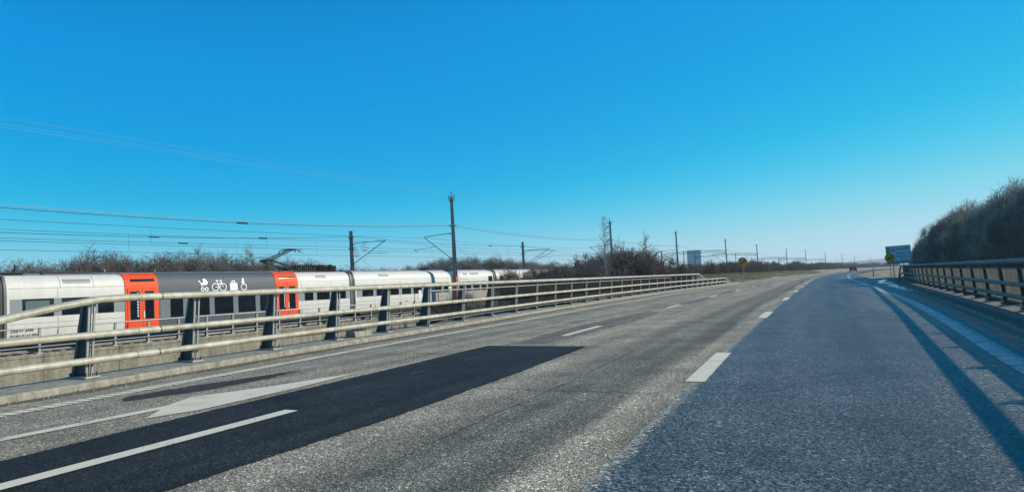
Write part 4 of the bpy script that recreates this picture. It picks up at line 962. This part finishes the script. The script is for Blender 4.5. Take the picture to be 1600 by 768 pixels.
# dry grass on the left bank: far too many blades to count
gb_ = np.random.default_rng(12); n = 16000; y = 78+gb_.random(n)**1.5*190; u = -gb_.uniform(9.2, 17.5, n); x = np.array(cR(y))+u; z = np.array([float(ground_z(np.array([a]), b)[0]) for a, b in zip(u, y)])
P0 = np.stack([x, y, z-.03], 1); P1 = P0+np.stack([gb_.normal(0, .14, n), gb_.normal(0, .14, n), gb_.uniform(.15, .5, n)], 1)
o = bpy.data.objects.new('bank_grass', seg_mesh('bank_grass', P0, P1, np.full(n, .022), np.full(n, .004), MT['blade'])); COL.objects.link(o); tag(o, 'dry yellow grass covering the left roadside bank', 'grass', kind='stuff')

# ------------------------------------------------------------------ signs, posts, car, far buildings
def disc(root, x, y, z, r, yaw_, prefix='sign'):
    m = MB(); m.tube([(0, -.0, 0), (0, .025, 0)], r, 28); d = m.build('disc', MT['yellow'], root, smooth=True); d.location = (x, y, z); d.rotation_euler = (0, 0, yaw_)
    k = MB(); k.poly([(-.72*r, -.004, -.38*r), (-.45*r, -.004, -.62*r), (.1*r, -.004, -.22*r), (.7*r, -.004, .28*r), (.62*r, -.004, .52*r), (.3*r, -.004, .3*r), (.1*r, -.004, .2*r), (-.3*r, -.004, -.02*r)], [tuple(range(8))])
    k.build('dark_mark', MT['brown'], d, fix=False)
    return d
ys_sign = empty('disc_sign', (-18.1, 97, 0), label='yellow disc sign with a dark slanting mark on a thin post on the left bank', cat='sign')
disc(ys_sign, 0, -.06, 2.68, .62, rad(8)); MB().tube([(.0, 0, -.2), (0, 0, 3.1)], .035, 8).build('post', MT['post'], ys_sign); ys_sign.rotation_euler = (0, rad(-1.5), 0)
ds = empty('direction_sign', (.22, 92, 0), rad(2), label='teal direction sign board with a bluish white panel on two posts', cat='sign')
MB().box(-1.5, 1.55, 0, .06, 1.68, 3.98).build('board', MT['teal'], ds)
MB().box(-.92, 1.42, -.02, -.004, 1.98, 3.86).build('route_panel', MT['signw'], ds)
lt = MB()
def scrawl(x0, x1, z, h, sd):
    r = random.Random(sd); x = x0
    while x < x1: wv = r.uniform(.05, .11); hh = h*r.choice([.62, .62, .7, 1.]); lt.box(x, x+wv*.72, -.03, -.022, z, z+hh); x += wv+.02
scrawl(-.30, 1.25, 3.48, .24, 1); scrawl(-.25, .55, 2.96, .15, 2); scrawl(-.25, .78, 2.60, .08, 3)
lt.poly([(-.80, -.026, 3.28), (-.70, -.026, 3.28), (-.66, -.026, 3.62), (-.76, -.026, 3.62)], [(0,1,2,3)]); lt.poly([(-.62, -.026, 3.28), (-.40, -.026, 3.28), (-.58, -.026, 3.74)], [(0,1,2)])
lt.build('lettering', MT['signd'], ds, fix=False)
MB().box(-.22, .12, -.03, -.022, 2.1, 2.40).build('white_symbol', MT['decal'], ds)
for x in (-.75, .55): MB().tube([(x, .12, -.6), (x, .12, 3.9)], .06, 8).build('post', MT['post'], ds)
ds.rotation_euler = (0, rad(-1.8), rad(2)); ds.scale = (.83, .83, .9)
d2 = empty('disc_sign', (-.72, 89, 0), label='yellow disc sign with a dark mark in front of the direction sign', cat='sign')
disc(d2, 0, -.06, 2.18, .52, 0); MB().tube([(0, 0, -.3), (0, 0, 2.6)], .035, 8).build('post', MT['post'], d2)
def delin(x, y, z, label, h=1.0):
    r = empty('marker_post', (x, y, z), label=label, cat='marker post')
    MB().prism([(-.06, -.2), (.06, -.2), (.06, h-.08), (.0, h), (-.06, h-.03)], 'y', -.03, .03).build('stake', MT['postd'], r); MB().box(-.045, .045, -.036, -.031, h-.38, h-.16).build('reflector', MT['decal'], r)
delin(-3.1, 112, -.05, 'dark roadside marker post left of the direction sign', 1.15)
delin(-19.0, 89, -.05, 'small marker post with a white reflector beyond the left railing end', 1.0)
mo = MB(); mp0 = [(-27, 84), (-20, 84), (-19.5, 90), (-21, 95), (-28, 96)]
# hatchback driving ahead
cx, cy = -11.7, 232.
c = empty('car', (cx, cy, 0), rad(1.0), label='dark blue hatchback driving away far ahead on the road', cat='car')
side = [(-2.05, .32), (-2.08, .75), (-1.95, 1.0), (-1.72, 1.40), (-1.45, 1.47), (.1, 1.45), (.85, 1.0), (1.95, .82), (2.08, .6), (2.05, .3)]
bm_ = MB(); n = len(side)
wd = lambda z: .88 if z < 1.02 else .88 - (z-1.02)*.42
bm_.v = [(-wd(z), y, z) for y, z in side] + [(wd(z), y, z) for y, z in side]
bm_.f = [tuple(range(n)), tuple(range(2*n-1, n-1, -1))] + [(i, i+n, (i+1) % n+n, (i+1) % n) for i in range(n)]
bm_.build('body', MT['carp'], c)
MB().poly([(-.70, -1.965, 1.03), (.70, -1.965, 1.03), (.60, -1.745, 1.38), (-.60, -1.745, 1.38)], [(0,1,2,3)]).build('rear_window', MT['glass'], c, fix=False)
for s in (-1, 1):
    MB().poly([(s*.885, -1.55, 1.04), (s*.885, .65, 1.04), (s*.735, .05, 1.38), (s*.735, -1.45, 1.38)], [(0,1,2,3)]).build('side_window', MT['glass'], c, fix=False)
    MB().box(s*.86-.06, s*.86+.06, -2.1, -1.95, .72, .98).build('tail_light', MT['tail'], c)
    MB().box(s*.98-.09, s*.98+.09, .55, .7, .98, 1.12).build('mirror', MT['carp'], c)
    for y in (-1.3, 1.3):
        t = MB().tube([(s*.72, y, .32), (s*.9, y, .32)], .32, 18).build('wheel', MT['rubber'], c, smooth=True); MB().tube([(s*.89, y, .32), (s*.905, y, .32)], .2, 14).build('rim', MT['carl'], t)
c.scale = (1.12, 1.12, 1.15)
MB().box(-.80, .80, -2.16, -2.02, .36, .56).build('bumper', MT['postd'], c); MB().box(-.26, .26, -2.11, -2.075, .72, .83).build('number_plate', MT['decal'], c)
# far buildings
bt = empty('tower_block', (-152.5, 600, -3.5), rad(12), label='blue glazed tower block in the distance above the hedge', cat='building')
bt.scale = (1.15, 1, 1)
MB().box(-5, 5, 0, 9, 0, 25).build('core', MT['bluefr'], bt)
for fl in range(8):
    for k in range(4): MB().box(-4.8+k*2.42, -2.6+k*2.42, -.12, .05, .5+fl*3.05, 2.9+fl*3.05).build('window', MT['bluefac'], bt)
MB().box(-5.2, 5.2, -.3, 9.2, 25, 25.6).build('roof_edge', MT['bluefac'], bt)
for i, (x, y, wd_, h_, lb) in enumerate(((-85, 1250, 60, 10, 'long pale industrial hall on the horizon left of the direction sign'), (-40, 1400, 40, 9, 'pale industrial hall on the horizon just left of the direction sign'), (-150, 1300, 26, 9, 'small pale hall on the horizon above the dark car'))):
    b = empty('industrial_hall', (x, y, -1), label=lb, cat='building')
    MB().box(-wd_/2, wd_/2, 0, 25, 0, h_).build('wall', MT['hall'], b); MB().prism([(-wd_/2-.5, h_), (wd_/2+.5, h_), (0, h_+2.2)], 'y', -.4, 25.4).build('roof', MT['roofg'], b)
    for k in range(int(wd_/10)): MB().box(-wd_/2+2+k*10, -wd_/2+7+k*10, -.15, .05, 2, 5).build('gate', MT['bluefr'], b)
# low far hills
hm = MB(); xs = np.linspace(-3500, 2500, 90)
for k, x in enumerate(xs):
    hh = 10 + 13*math.exp(-((x+60)/420)**2) + 5*math.sin(x*.004) + 3*math.sin(x*.011+1)
    hm.v += [(x, 1900, -3), (x, 2300, hh), (x, 3200, hh*.9), (x, 3800, -3)]
hm.f = [(k*4+q, (k+1)*4+q, (k+1)*4+q+1, k*4+q+1) for k in range(89) for q in range(3)]
tag(hm.build('hill', MT['hill'], smooth=True), kind='structure')

# ------------------------------------------------------------------ the air: pale haze that fades the far poles and buildings
hz = bpy.data.materials.new('haze_air'); hz.use_nodes = True; ht = hz.node_tree; ht.nodes.clear()
ho = ht.nodes.new('ShaderNodeOutputMaterial'); hv = ht.nodes.new('ShaderNodeVolumePrincipled')
hv.inputs['Density'].default_value = 0.00035; hv.inputs['Color'].default_value = (.80, .90, 1.0, 1); hv.inputs['Anisotropy'].default_value = 0.2
ht.links.new(hv.outputs[0], ho.inputs['Volume'])
tag(MB().box(-5600, 5600, -450, 7600, -9.0, 32).build('haze', hz), 'thin pale haze lying over the fields', 'haze', kind='stuff')
